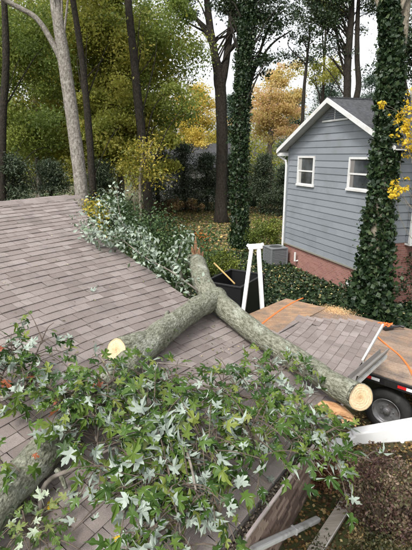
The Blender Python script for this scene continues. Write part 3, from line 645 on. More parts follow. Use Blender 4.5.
for y in (-.035, TW + .025):
    mb = MB(); mb.box(X0, X1, y, y + .05, DZ - .16, DZ - .012); rl = mb.build('side_rail', M_black, trl, bevel=.006)
    for i, x in enumerate(np.arange(X0 + .15, X1 - .3, .62)):
        for j, (mm, xx) in enumerate(((M_red, 0), (M_white, .15))):
            mb = MB(); yy = y - .003 if y < 0 else y + .05
            mb.box(x + xx, x + xx + .15, yy, yy + .003, DZ - .115, DZ - .06); mb.build('reflector_tape', mm, rl)
for x in (X0 - .05, X1):
    mb = MB(); mb.box(x, x + .05, -.035, TW + .075, DZ - .17, DZ - .02); mb.build('end_rail', M_black, trl, bevel=.006)
for y in (.75, TW - .85):
    mb = MB(); mb.box(X0 + .1, X1 + 1.0, y, y + .1, DZ - .36, DZ - .05); mb.build('frame_beam', M_black, trl)
M_tr = M_rubber
def wheel(x, y, side, r=.43, w=.23):
    Rm = Matrix.Translation((x, y, r - .06)) @ Matrix.Rotation(PI / 2 * side, 4, 'X')
    mb = MB(); mb.lathe([(r * .60, w * .30), (r * .64, w * .48), (r * .80, w * .53), (r * .93, w * .44), (r, w * .3), (r, -w * .3), (r * .93, -w * .44), (r * .8, -w * .53), (r * .6, -w * .45), (r * .60, w * .30)], 36, Rm); wh = mb.build('wheel', M_tr, trl, True)
    mb = MB(); mb.lathe([(.01, w * .10), (r * .20, w * .10), (r * .30, w * .06), (r * .42, w * .14), (r * .50, w * .06), (r * .55, w * .28), (r * .62, w * .46), (r * .585, w * .48), (r * .53, w * .20)], 36, Rm); mb.build('rim', M_rim, wh, True)
    mb = MB(); mb.lathe([(.005, w * .42), (r * .12, w * .40), (r * .15, w * .34), (r * .16, w * .05)], 20, Rm); mb.build('hub', M_rim, wh, True)
    for k in range(8):
        th = k * PI / 4; mb = MB(); mb.lathe([(.002, .025), (.013, .022), (.014, 0)], 8, Rm @ Matrix.Translation((r * .27 * math.cos(th), r * .27 * math.sin(th), w * .08))); mb.build('lug_nut', M_rim, wh)
wp = PZ(389, 408, .37) - T0; wxl = wp.dot(TA)
for dx in (0, 1.0):
    wheel(wxl + dx, .16, 1); wheel(wxl + dx, TW - .12, -1)
    mb = MB(); mb.tube([(wxl + dx, .1, .37), (wxl + dx, TW - .1, .37)], .05, 10); mb.build('axle', M_black, trl)
mb = MB(); mb.bar((X1 + 1, TW / 2, DZ - .28), (X1 + 2.2, TW / 2, DZ - .5), .12, .12); mb.build('tongue', M_black, trl)
tm = Matrix.Translation(T0) @ Matrix.Rotation(math.atan2(TA.y, TA.x), 4, 'Z'); ti = tm.inverted()
def TL(px, py, z=DZ + .006): return ti @ PZ(px, py, z)
# plywood sheet at the trailer's left end, another under the shingles
def sheet(label, corners, z, th=.019):
    c = [PZ(a, b, z) for a, b in corners]; t = thing('plywood_sheet', label, 'plywood', c[0], 0, 'plywood sheets on the trailer'); mb = MB()
    mb.prism([p - c[0] for p in c], (0, 0, -th), (0, 0, 0)); mb.build('sheet', M_ply, t)
    mb = MB(); n = len(c)
    return t
A_ = [tm @ Vector(p) for p in ((-3.48, .12, 0), (-3.40, 2.60, 0), (-2.20, 2.64, 0), (-2.28, .16, 0))]
def sheetw(label, c, z, th=.019):
    t = thing('plywood_sheet', label, 'plywood', (c[0].x, c[0].y, z), 0, 'plywood sheets on the trailer'); o = Vector(t.location)
    mb = MB(); mb.prism([Vector((p.x, p.y, z)) - o for p in c], (0, 0, -th), (0, 0, 0)); mb.build('sheet', M_ply, t); return t
sheetw('plywood sheet at the near end of the trailer with an orange strap across it', A_, DZ + .026)
A2 = [tm @ Vector(p) for p in ((-2.05, .9, 0), (-2.10, 2.12, 0), (.33, 2.22, 0), (.38, 1.0, 0))]
def strap(label, pts, w=.045, name='ratchet_strap'):
    P = [Vector((p.x, p.y, p.z)) for p in pts]; t = thing(name, label, 'strap', P[0], 0, 'orange straps'); mb = MB(); q = spline([tuple(p - P[0]) for p in P], 6)
    vs = []
    for i, p in enumerate(q):
        d = np.array(q[min(i + 1, len(q) - 1)]) - np.array(q[max(0, i - 1)]); sd = Vector((d[1], -d[0], 0)).normalized(); p = Vector(p); vs += [p - sd * w / 2, p + sd * w / 2, p + sd * w / 2 + Vector((0, 0, .004)), p - sd * w / 2 + Vector((0, 0, .004))]
    fs = [(4 * i + a, 4 * i + (a + 1) % 4, 4 * i + 4 + (a + 1) % 4, 4 * i + 4 + a) for i in range(len(q) - 1) for a in range(4)]; mb.add(vs, fs); mb.build('webbing', M_orange, t); return t
strap('orange strap lying across the plywood sheet at the trailer end', [PZ(x, y, DZ + .031) for x, y in ((258, 327), (272, 316), (285, 307), (296, 301), (303, 298))])
s2 = strap('orange strap running over the plank deck right of the white roof edge', [PZ(x, y, DZ + .012 + h) for x, y, h in ((372, 327, .05), (378, 337, .02), (388, 346, 0), (399, 355, 0), (408, 366, 0), (414, 378, 0))], .036)
mb = MB(); p0 = Vector(s2.location)
c_ = PZ(389, 328, DZ + .05) - p0; mb.box(-.14, .10, -.05, .05, -.03, .04, Matrix.Translation(c_) @ Matrix.Rotation(.3, 4, 'Z')); mb.tube([c_ + Vector((.05, 0, .02)), c_ + Vector((.26, .02, .04)), c_ + Vector((.34, -.02, .03))], .035, 8); mb.build('ratchet_handle', M_black, s2, bevel=.012)
mb = MB(); rr = random.Random(4)
for k in range(5):
    cc = PZ(379 + k * 2.5, 325 + (k % 2) * 2.5, DZ + .05) - p0; mb.tube([cc + Vector((.07 * math.cos(a + k), .05 * math.sin(a + k), .02 * math.sin(a * 2 + k) + .03)) for a in np.linspace(0, 5.8, 12)], .014, 6)
mb.build('slack_coil', M_orange, s2)
# sawdust on the deck behind the shingles
g = np.random.default_rng(9); P = []
for k in range(3200):
    a = g.normal(size=2); p = PZ(336, 311, DZ) + TA * a[0] * .22 + TP * a[1] * .15; P.append((p.x, p.y, DZ + .009 + abs(g.normal()) * .006 + .012 * math.exp(-a @ a)))
M_saw = leafmat('sawdust_flake', [(0, (.50, .28, .12)), (1, (.78, .55, .30))], trans=0)
tag(leafcloud('sawdust', P, M_saw, .018, None, seed=3, flat=1), 'pale sawdust spilled on the trailer deck', 'sawdust', None, 'stuff')

# ================================================================== WHITE STAND, BLACK BIN, WHITE LIFT ARM
top = PD(255, 246, 11.5); el, er = PD(243, 312, 11.0), PD(262, 305, 11.6)
def ext(a, b): d = (b - a); return a + d * ((-.05 - a.z) / d.z)
wsd = thing('a_frame_stand', 'white painted steel A frame stand behind the plywood sheet', 'stand', (top.x, top.y, 0)); wo = Vector(wsd.location)
ta, tb = PD(251.5, 249, 11.5), PD(258.5, 249, 11.5)
for a, b in ((ta, el), (tb, er)):
    e = ext(a, b); mb = MB(); mb.bar(a - wo, e - wo, .095, .10); mb.build('leg', M_white, wsd, bevel=.012)
mb = MB(); mb.bar(PD(248, 247, 11.5) - wo, PD(262.5, 246, 11.5) - wo, .14, .13); mb.build('cap', M_white, wsd, bevel=.02)
for a, b in (((247, 244.5, 11.5), (250, 247, 11.5)), ((260, 245, 11.5), (263.5, 244, 11.5))):
    mb = MB(); mb.bar(PD(*a) - wo, PD(*b) - wo, .1, .06); mb.build('lug', M_white, wsd)
M_blk = mat('black_plastic', base=(.012, .012, .013), rough=.4)
bc = PZ(236, 304, .3); bc = PY(235, 300, 12.9); bin_ = thing('black_bin', 'open black steel bin half hidden behind the white stand', 'bin', (bc.x, bc.y, 0), -.55); w, d, h, th = .62, .85, 1.28, .04
for nm, b in (('front_panel', (-w, w, -d, -d + th, 0, h)), ('back_panel', (-w, w, d - th, d, 0, h)), ('side_panel', (-w, -w + th, -d + th, d - th, 0, h)), ('side_panel', (w - th, w, -d + th, d - th, 0, h)), ('floor', (-w + th, w - th, -d + th, d - th, .1, .14))):
    mb = MB(); mb.box(*b); mb.build(nm, M_blk, bin_, bevel=.01)
for x0, x1, y0, y1 in ((-w - .02, w + .02, -d - .02, -d + .06), (-w - .02, w + .02, d - .06, d + .02), (-w - .02, -w + .06, -d + .06, d - .06), (w - .06, w + .02, -d + .06, d - .06)):
    mb = MB(); mb.box(x0, x1, y0, y1, h, h + .05); mb.build('rim', M_black, bin_, bevel=.008)
mb = MB(); mb.box(.05, .20, -d - .004, -d - .001, .72, .86); mb.build('sticker', M_white, bin_)
# broken stick leaning on bin
for lab, a, b in (('yellow wooden pole leaning beside the black bin', (214, 263, 11.0), (231, 280, 10.6)), ):
    p, q_ = PD(*a), PD(*b); t = thing('wooden_pole', lab, 'pole', q_); mb = MB(); dd = (q_ - p).normalized(); mb.tube([p - q_ , Vector((0, 0, 0)), dd * .15], .02, 8); mb.build('pole', mat('yellow_wood', base=(.48, .32, .12), rough=.7), t)
# white arm in front of the wheel
a0, a1, a2, a3 = PD(322, 453, 6.35), PD(355, 437, 6.6), PD(385, 430, 6.65), PD(440, 426, 6.5)
arm = thing('lift_arm', 'thick white painted steel outrigger arm in front of the trailer wheel', 'machine arm', (a1.x, a1.y, 0)); ao = Vector(arm.location)
mb = MB(); mb.bar(a0 - ao, a1 - ao, .15, .17); mb.build('inner_beam', M_white, arm, bevel=.015)
def taper(p, q, w0, h0, w1, h1):
    p = Vector(p); q = Vector(q); d = (q - p).normalized(); sd = d.cross(Vector((0, 0, 1))).normalized(); u = sd.cross(d); m_ = MB()
    vs = [p + sd * (a * w0 / 2) + u * (b * h0 / 2) for a, b in ((-1, -1), (1, -1), (1, 1), (-1, 1))] + [q + sd * (a * w1 / 2) + u * (b * h1 / 2) for a, b in ((-1, -1), (1, -1), (1, 1), (-1, 1))]
    m_.add(vs, [(3, 2, 1, 0), (4, 5, 6, 7), (0, 1, 5, 4), (1, 2, 6, 5), (2, 3, 7, 6), (3, 0, 4, 7)]); return m_
taper(a1 - ao + Vector((-.05, 0, .01)), a3 - ao, .17, .19, .20, .34).build('outer_beam', M_white, arm, bevel=.02)
taper(a2 - ao + Vector((0, -.02, -.02)), a3 - ao + Vector((0, -.02, -.02)), .26, .16, .27, .22).build('side_plate', M_white, arm, bevel=.015)
for px, py in ((384, 427), (402, 441)):
    p = PD(px, py, 6.47) - ao; nrm = Vector((-.2, -.85, .45)).normalized(); R = nrm.to_track_quat('Z', 'Y').to_matrix().to_4x4(); R.translation = p
    mb = MB(); mb.lathe([(.002, .016), (.028, .016), (.032, .010), (.034, .0)], 16, R); mb.build('pivot_bolt', M_white, arm)
e3 = a3 - ao; mb = MB(); mb.bar(e3, Vector((e3.x + .1, e3.y, .0)), .2, .2); mb.build('pillar', M_white, arm)

# ================================================================== LOOSE BOARDS BELOW THE EAVE
M_board = mat('weathered_board', ramp=[(.3, (.36, .32, .27)), (.7, (.52, .48, .42))], scale=3, stretch=(1, 8, 8), rough=.8, bump=.3)
def board(label, pa, pb, w, h, mt, name='loose_board'):
    t = thing(name, label, 'board', pa, 0, 'boards on the ground'); mb = MB(); mb.bar((0, 0, 0), pb - pa, w, h); mb.build('board', mt, t, bevel=.004); return t
board('pale plank with a white edge lying at the bottom right', PZ(351, 496, .13), PZ(306, 566, .04), .18, .05, M_board)
b2 = PD(351, 499, 5.16); mb = MB()
board('white trim strip along the pale plank', PZ(357.5, 497, .13), PZ(312.5, 569, .04), .014, .055, M_white)
t = thing('grey_pipe', 'pale grey downspout pipe leaning against the wall below the gutter', 'pipe', PZ(318, 519, .05)); q_ = PD(250, 551, 4.66) - Vector(t.location); mb = MB(); mb.bar((0, 0, 0), q_, .09, .07); mb.build('pipe', M_alum, t, bevel=.02)
mb = MB(); mb.bar(q_ * .4, q_ * .4 + q_.normalized() * .04, .10, .08); mb.build('joint', M_alum, t)

# ================================================================== THE GREY HOUSE
HL = Vector((3.77, 20.2, 0)); e1 = Vector((.324, -.946, 0)).normalized(); HA = math.atan2(e1.y, e1.x)
hs_ = thing('grey_house', 'blue grey clapboard house with white trim, dark roof and brick foundation', 'house', HL, HA)
W, DEP, ZB, ZE, ZR = 6.7, 9.0, 1.0, 5.30, 6.90
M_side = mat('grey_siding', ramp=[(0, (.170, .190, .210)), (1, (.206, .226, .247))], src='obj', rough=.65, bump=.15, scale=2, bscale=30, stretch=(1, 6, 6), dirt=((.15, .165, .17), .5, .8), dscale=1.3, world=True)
M_trim = mat('white_trim', base=(.60, .60, .59), rough=.5, dirt=((.46, .45, .42), .5, .75), dscale=2.5)
M_roofd = mat('charcoal_roof', ramp=[(.3, (.030, .031, .035)), (.7, (.075, .077, .084))], scale=9, rough=.95, bump=.4, bscale=50)
M_brick = bpy.data.materials.new('brick'); M_brick.use_nodes = True
_n, _l = M_brick.node_tree.nodes, M_brick.node_tree.links; bt = _n.new('ShaderNodeTexBrick'); tc = _n.new('ShaderNodeTexCoord'); sx = _n.new('ShaderNodeSeparateXYZ'); ad = _n.new('ShaderNodeMath'); ad.operation = 'ADD'; cx = _n.new('ShaderNodeCombineXYZ')
_l.new(tc.outputs['Object'], sx.inputs[0]); _l.new(sx.outputs[0], ad.inputs[0]); _l.new(sx.outputs[1], ad.inputs[1]); _l.new(ad.outputs[0], cx.inputs[0]); _l.new(sx.outputs[2], cx.inputs[1]); _l.new(cx.outputs[0], bt.inputs['Vector'])
bt.inputs['Color1'].default_value = (.22, .085, .065, 1); bt.inputs['Color2'].default_value = (.30, .13, .10, 1); bt.inputs['Mortar'].default_value = (.26, .22, .20, 1); bt.inputs['Scale'].default_value = 1
bt.inputs['Brick Width'].default_value = .21; bt.inputs['Row Height'].default_value = .07; bt.inputs['Mortar Size'].default_value = .006
_l.new(bt.outputs[0], _n['Principled BSDF'].inputs['Base Color']); _n['Principled BSDF'].inputs['Roughness'].default_value = .9
mb = MB(); mb.box(.03, W - .03, .03, DEP, -.3, ZB); mb.build('foundation', M_brick, hs_)
mb = MB(); mb.box(0, W, 0, DEP, ZB, ZE); mb.prism([(0, 0, ZE), (W, 0, ZE), (W / 2, 0, ZR)], (0, .0, 0), (0, DEP, 0)); wl_ = mb.build('wall', M_side, hs_)
nb = 17; ex = (ZE - ZB) / nb
def clap(x0, x1, z, x0t, x1t, h, par=wl_):                       # one lap board on the gable wall
    mb = MB(); v = [(x0, -.034, z), (x1, -.034, z), (x1t, -.008, z + h), (x0t, -.008, z + h), (x0, .0, z), (x1, .0, z)]; mb.add(v, [(0, 1, 2, 3), (4, 5, 1, 0)]); mb.build('siding_board', M_side, par)
hr = random.Random(12)
def claprow(xa, xb, z, xat, xbt, h):
    c = sorted(hr.uniform(xa + .5, xb - .5) for _ in range(1 if xb - xa < 4 else 2)) if xb - xa > 1.6 else []
    e = [xa] + c + [xb]; et = [xat] + c + [xbt]
    for i in range(len(e) - 1): clap(e[i] + (.003 if i else 0), e[i + 1], z, et[i] + (.003 if i else 0), et[i + 1], h)
for k in range(nb): claprow(0, W, ZB + k * ex, 0, W, ex + .02)
k = 0; sl_ = (ZR - ZE) / (W / 2)
while ZE + (k + 1) * ex < ZR - .05:
    z = ZE + k * ex; a = (z - ZE) / sl_; b = (z + ex - ZE) / sl_; claprow(a, W - a, z, b, W - b, ex); k += 1
mb = MB(); mb.box(-.03, W + .03, -.05, .0, ZB - .06, ZB + .0); mb.build('skirt_board', mat('skirt', base=(.20, .19, .15), rough=.8), wl_)
# corner boards
for x in (-.02, W - .07):
    mb = MB(); mb.box(x, x + .09, -.045, .05, ZB, ZE); mb.build('corner_board', M_side if x < 1 else M_trim, wl_)
# side wall seen right of the ivy tree: a jettied upper storey over brick
mb = MB(); mb.box(W + .0, W + .012, 0.0, DEP, -.3, 2.2); mb.build('brick_wall', M_brick, hs_)
mb = MB(); mb.box(W + .0, W + .20, .75, DEP, 2.2, ZE - .15); jt = mb.build('bay', M_side, hs_)
M_side_lit = mat('lit_siding', ramp=[(0, (.40, .43, .46)), (1, (.46, .49, .52))], src='obj', rough=.65)  # grey siding again, light on the bay's outer face put into its colour
for k in range(12):
    z = 2.2 + k * ex; mb = MB(); mb.add([(W + .235, .72, z), (W + .235, DEP, z), (W + .21, DEP, z + ex), (W + .21, .72, z + ex)], [(0, 1, 2, 3)]); mb.build('siding_board', M_side_lit, jt)
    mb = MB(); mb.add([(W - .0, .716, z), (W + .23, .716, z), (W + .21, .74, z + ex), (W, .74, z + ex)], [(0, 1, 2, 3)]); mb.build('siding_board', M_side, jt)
mb = MB(); mb.box(W + .17, W + .25, .69, .77, 2.18, ZE - .15); mb.build('corner_board', M_trim, jt)
mb = MB(); mb.box(W, W + .25, .70, DEP, 2.12, 2.18); mb.build('trim', M_trim, jt)
for k in range(12):
    z = 2.2 + k * ex; mb = MB(); mb.add([(W + .034, .0, z), (W + .034, .70, z), (W + .010, .70, z + ex), (W + .010, .0, z + ex)], [(0, 1, 2, 3)]); mb.build('siding_board', M_side, wl_)
# roof: two slopes with overhang, rake boards
OV, OE = .42, .38; xe0, xe1 = -OE, W + OE; ze = ZE - sl_ * OE
for nm, xa, xb in (('left', xe0, W / 2), ('right', xe1, W / 2)):
    mb = MB(); mb.prism([(xa, -OV, ze + .06), (xb, -OV, ZR + .06), (xb, DEP + .3, ZR + .06), (xa, DEP + .3, ze + .06)], (0, 0, 0), (0, 0, .07)); rf = mb.build('roof', M_roofd, hs_)
    mb = MB(); mb.prism([(xa, -OV - .035, ze - .05), (xb, -OV - .035, ZR - .05), (xb, -OV - .035, ZR + .125), (xa, -OV - .035, ze + .125)], (0, 0, 0), (0, .034, 0)); mb.build('rake_board', M_trim, rf)
    mb = MB(); mb.prism([(xa, -OV, ze + .02), (xb, -OV, ZR + .02), (xb, 0, ZR + .02), (xa, 0, ze + .02)], (0, 0, 0), (0, 0, .036)); mb.build('soffit', M_trim, rf)
mb = MB(); mb.box(W / 2 - .09, W / 2 + .09, -OV - .02, DEP + .3, ZR + .10, ZR + .15); mb.build('ridge_cap', M_roofd, rf)
# box gutter and downspout at the left eave
mb = MB(); mb.box(xe0 - .10, xe0 + .02, -OV, DEP, ze - .04, ze + .09); gt = mb.build('gutter', M_trim, hs_, bevel=.01)
mb = MB(); mb.box(xe0 + .02, .0, -OV + .03, .0, ze - .16, ze - .02); mb.build('eave_return', M_trim, gt)
mb = MB(); mb.tube([(xe0 - .05, -OV + .08, ze), (xe0 - .05, -OV + .08, ze - .12), (-.10, -.10, ze - .38), (-.06, -.09, ze - .6), (-.06, -.09, 1.3), (-.06, -.09, .75), (-.15, -.20, .55)], .055, 8); mb.build('downspout', M_trim, gt)
# gable vent
mb = MB(); vz = ZR - .62; mb.prism([(W / 2 - .75, -.055, vz), (W / 2 + .75, -.055, vz), (W / 2, -.055, vz + .46)], (0, 0, 0), (0, .02, 0)); gv = mb.build('gable_vent', mat('vent', base=(.10, .11, .12), rough=.7), hs_)
mb = MB(); mb.box(W / 2 - .80, W / 2 + .80, -.07, -.03, vz - .06, vz); mb.build('vent_frame', M_trim, gv)
mb = MB(); mb.box(W / 2 - .02, W / 2 + .02, -.07, -.05, vz, vz + .44); mb.build('vent_bar', M_trim, gv)
for k in range(5):
    z = vz + .05 + k * .075; hw = .75 * (1 - (z - vz) / .46) - .03
    mb = MB(); mb.box(W / 2 - hw, W / 2 + hw, -.075, -.055, z, z + .02); mb.build('vent_slat', M_side, gv)
M_glass = mat('window_glass', base=(.03, .035, .04), rough=.05, spec=.8, ramp=[(.4, (.025, .028, .03)), (.7, (.10, .11, .12))], scale=1.2)
def window(x0, x1, z0, z1, inside=None):
    f = .075; mb = MB(); mb.box(x0 + f, x1 - f, -.045, -.04, z0 + f, z1 - f); wn_ = mb.build('window', M_glass, hs_); wn_['label'] = 'double hung window with white frame'
    for b in ((x0, x1, -.085, -.03, z1 - f, z1), (x0 - .04, x1 + .04, -.10, -.03, z0 - .02, z0 + f * .8), (x0, x0 + f, -.085, -.03, z0 + f * .8, z1 - f), (x1 - f, x1, -.085, -.03, z0 + f * .8, z1 - f)):
        mb = MB(); mb.box(*b); mb.build('frame', M_trim, wn_)
    zm = (z0 + z1) / 2; mb = MB(); mb.box(x0 + f, x1 - f, -.07, -.046, zm - .03, zm + .03); mb.build('meeting_rail', M_trim, wn_)
    for b in ((x0 + f, x0 + f + .035, -.06, -.046, z0 + f * .8, zm - .03), (x1 - f - .035, x1 - f, -.06, -.046, z0 + f * .8, zm - .03), (x0 + f + .035, x1 - f - .035, -.06, -.046, z0 + f * .8, z0 + f * .8 + .04)):
        mb = MB(); mb.box(*b); mb.build('sash', M_trim, wn_)
    if inside:
        mb = MB(); mb.box(*inside); mb.build('curtain', mat('curtain' + str(inside[0]), base=(.34, .33, .31) if inside[0] < 2 else (.16, .15, .14), rough=.8), wn_)
def wallspot(px, py):
    """spot on the gable wall plane seen there, in house coordinates"""
    d = ray(px, py); n = Vector((-e1.y, e1.x, 0)); c = Vector((0, 0, CAM_H)); t_ = (HL - c).dot(n) / d.dot(n); p = c + d * t_ - HL
    return p.dot(e1), p.z
def wwin(pxl, pxr, pyt, pyb, inside):
    xa, z1 = wallspot(pxl, pyt); xb, z0 = wallspot(pxr, pyb); xa2, z0b = wallspot(pxl, pyb - 1)
    window(xa, xb, z0b, z1, (xa + .09, xa + .09 + .16 * (xb - xa), -.0475, -.0455, z0b + .1, z1 - .08) if inside else None)
wwin(299.6, 314.2, 156, 186, True); wwin(351, 372.5, 157, 191, True)
# basement vent pipe
xv, zv = wallspot(297, 262); mb = MB(); mb.tube([(xv, .05, .35), (xv, -.12, .35), (xv, -.12, .75)], .045, 10); mb.build('vent_pipe', M_trim, hs_)
xv, zv = wallspot(349, 280); mb = MB(); mb.box(xv - .12, xv + .12, -.05, .02, .25, .45); mb.build('meter_box', M_trim, hs_)

# air conditioner
M_ac = mat('ac_grey', base=(.16, .168, .175), rough=.5); ac0 = PZ(276, 266, 0.0)
ac = thing('air_conditioner', 'grey louvred air conditioner unit at the left corner of the grey house', 'air conditioner', (ac0.x, ac0.y + .35, -.05), HA); h = .85; w = .40
mb = MB(); mb.box(-w + .02, w - .02, -w + .02, w - .02, .05, h - .04); mb.build('core', mat('ac_dark', base=(.03, .03, .03)), ac)
for sx_ in (-1, 1):
    for sy_ in (-1, 1): mb = MB(); mb.box(sx_ * w - .03, sx_ * w + .03, sy_ * w - .03, sy_ * w + .03, 0, h); mb.build('corner_post', M_ac, ac)
mb = MB(); mb.box(-w - .035, w + .035, -w - .035, w + .035, h, h + .06); mb.build('top_panel', M_ac, ac, bevel=.01)
mb = MB(); mb.lathe([(.02, h + .07), (.10, h + .075), (.26, h + .07), (.30, h + .06)], 20); mb.build('fan_grille', mat('ac_dark'), ac)
for k in range(11):
    z = .08 + k * .07
    mb = MB(); mb.box(-w + .03, w - .03, -w - .012, -w + .018, z, z + .045); mb.box(-w + .03, w - .03, w - .018, w + .012, z, z + .045); mb.box(-w - .012, -w + .018, -w + .03, w - .03, z, z + .045); mb.box(w - .018, w + .012, -w + .03, w - .03, z, z + .045); mb.build('louvre', M_ac, ac)
mb = MB(); mb.box(-w - .08, w + .08, -w - .08, w + .08, -.06, .0); mb.build('pad', mat('concrete', base=(.35, .34, .32), rough=.9), ac)

# ================================================================== FAR HOUSE BEHIND THE EVERGREENS
fh = thing('far_house', 'distant grey house half hidden behind dark evergreens beyond the lawn', 'house', PY(186, 200, 47), -.15); fh.location.z = .1
M_fw = mat('far_wall', base=(.38, .37, .35), rough=.8); mb = MB(); mb.box(-4.5, 4.5, 0, 7, -.2, 3.6); mb.build('wall', M_fw, fh)
mb = MB(); mb.prism([(-5, -.4, 3.5), (5, -.4, 3.5), (5, 3.5, 6.0), (-5, 3.5, 6.0)], (0, 0, 0), (0, 0, .15)); mb.prism([(-5, 7.4, 3.5), (-5, 3.5, 6.0), (5, 3.5, 6.0), (5, 7.4, 3.5)], (0, 0, 0), (0, 0, .15)); mb.build('roof', M_roofd, fh)
for x in (-3.2, -.6, 2.2):
    mb = MB(); mb.box(x, x + 1.1, -.03, .02, 1.2, 2.6); wq = mb.build('window', M_glass, fh); mb = MB(); mb.box(x - .1, x + 1.2, -.05, -.02, 1.08, 1.2); mb.box(x - .1, x + 1.2, -.05, -.02, 2.6, 2.7); mb.box(x - .1, x, -.05, -.02, 1.2, 2.6); mb.box(x + 1.1, x + 1.2, -.05, -.02, 1.2, 2.6); mb.build('frame', M_trim, wq)
mb = MB(); mb.box(3.6, 4.4, -.04, .02, .0, 2.1); mb.build('door', M_trim, fh)

# ================================================================== TREES
def tp(pts):
    """trunk path: (px, py, depth, radius)"""
    return [(*PD(a, b, d), r) for a, b, d, r in pts]
def rooted(px, py, d, r, rest):
    p = PD(px, py, d); return [(p.x, p.y, gz(p.x, p.y) - .15, r * 1.35), (p.x, p.y, gz(p.x, p.y) + .5, r * 1.08)] + tp(rest)
tree('grey_tree', 'pale grey bare trunked tree rising behind the left end of the ridge', rooted(85, 215, 21, .36, [(83, 205, 21, .33), (74, 130, 21, .32), (64, 60, 21, .30), (55, 0, 21, .26), (48, -60, 21.5, .2), (46, -120, 22, .1)]), M_barkg,
     [((*PD(55, -80, 22),), (4, 4, 2), 16, 500, .6)], LF['olive'], seed=41, limbs=5, extra=[tp([(66, 72, 21, .15), (52, 42, 20.8, .14), (36, 18, 20.6, .13), (12, 4, 20.4, .115), (-20, -14, 20, .09)])], lr=.08)
tree('dark_tree', 'slim dark trunk tree standing right of the pale grey tree', rooted(150, 200, 27, .30, [(146, 180, 27, .28), (139, 110, 27, .26), (133, 50, 27, .25), (128, 0, 27, .22), (124, -60, 27, .12)]), M_barkd,
     [((*PD(140, 40, 31.5),), (4.2, 3, 4.0), 56, 420, .60), ((*PD(160, 105, 30),), (2.6, 2, 2.0), 20, 320, .5)], LF['green'], seed=42, limbs=6, size=.19, lr=.05)
tree('dark_tree', 'thin dark trunk tree between the grey trunk and the slim dark one', rooted(92, 200, 25, .22, [(92, 180, 25, .21), (88, 120, 25, .20), (82, 60, 25, .18), (73, 0, 25, .16), (66, -50, 25, .1)]), M_barkd,
     [((*PD(95, 30, 29.5),), (4.2, 3, 3.6), 44, 420, .65), ((*PD(108, 120, 29),), (3.0, 2, 3.0), 32, 340, .5)], LF['olive'], seed=43, limbs=5, size=.19, lr=.045)
tree('dark_tree', 'dark trunk tree at the far left edge above the ridge', rooted(2, 205, 24, .24, [(2, 190, 24, .22), (3, 120, 24, .2), (6, 60, 24, .2), (4, 0, 24, .16), (0, -50, 24, .1)]), M_barkd,
     [((*PD(15, 50, 28),), (4.0, 3, 4.2), 50, 420, .65), ((*PD(25, 125, 28),), (3.6, 2, 2.4), 30, 340, .5)], LF['green'], seed=44, limbs=5, size=.19, lr=.045)
tree('yellow_green_tree', 'tall yellow green tree filling the upper left woods', rooted(38, 190, 34, .3, [(36, 120, 34, .26), (32, 40, 34, .22), (30, -30, 34, .1)]), M_barkm,
     [((*PD(45, 60, 34),), (6.2, 3, 7.0), 80, 420, .8), ((*PD(40, 135, 33),), (5.5, 2.5, 3.0), 44, 400, .7)], LF['olive'], seed=45, limbs=6, size=.25, lr=.06)
tree('yellow_green_tree', 'yellow green tree with low leafy skirts behind the slim dark trunk', rooted(120, 190, 33, .3, [(120, 130, 33, .26), (118, 60, 33, .2), (117, 0, 33, .1)]), M_barkm,
     [((*PD(118, 70, 33),), (5.2, 3, 6.0), 72, 420, .8), ((*PD(118, 150, 30),), (4.2, 2, 2.6), 44, 400, .5)], LF['olive'], seed=46, limbs=6, size=.25, lr=.06)
tree('small_tree', 'small tree with yellow tinged leaves below the slim dark trunk', rooted(140, 205, 24, .09, [(140, 180, 24, .08), (142, 160, 24, .06), (143, 140, 24, .03)]), M_barkm,
     [((*PD(142, 162, 24),), (1.5, 1.2, 1.5), 26, 80, .36)], leafmat('leaf_turning', [(0, (.11, .13, .02)), (.5, (.22, .21, .03)), (1, (.40, .31, .05))]), seed=47, limbs=8, size=.15, lr=.03)
tree('broken_snag', 'pale broken snag trunk low in the left woods', rooted(36, 155, 30, .17, [(36, 150, 30, .15), (34, 135, 30, .13), (32, 119, 30, .1), (31.5, 116, 30, .03)]), M_barkg, [], None, cat='tree trunk', seed=48)
tree('forked_tree', 'big dark forked tree in the middle left of the ivy trunk', rooted(221, 222, 33, .50, [(221, 200, 33, .46), (222, 150, 33, .44), (221, 100, 33, .44), (219, 78, 33, .42), (214, 50, 33, .30), (209, 20, 33, .27), (205, -20, 33, .2), (200, -60, 33, .1)]), M_barkd,
     [((*PD(220, -30, 33),), (5.5, 3, 3.0), 42, 330, .5), ((*PD(188, 6, 33),), (1.6, 1.5, .9), 10, 220, .35), ((*PD(240, 20, 32.5),), (1.6, 1.5, 1.6), 10, 220, .35)], LF['dark'], reach=.22, seed=51, limbs=6, size=.19,
     extra=[tp([(221, 90, 33, .3), (226, 62, 33, .28), (230, 30, 33, .24), (233, 0, 33, .2), (236, -40, 33, .1)]), tp([(212, 42, 33, .16), (203, 28, 33, .14), (192, 14, 32.8, .11), (181, 6, 32.6, .06)]), tp([(228, 52, 33, .2), (238, 40, 32.8, .17), (246, 18, 32.6, .14), (252, -10, 32.4, .1)])], lr=.08, flat=.2)
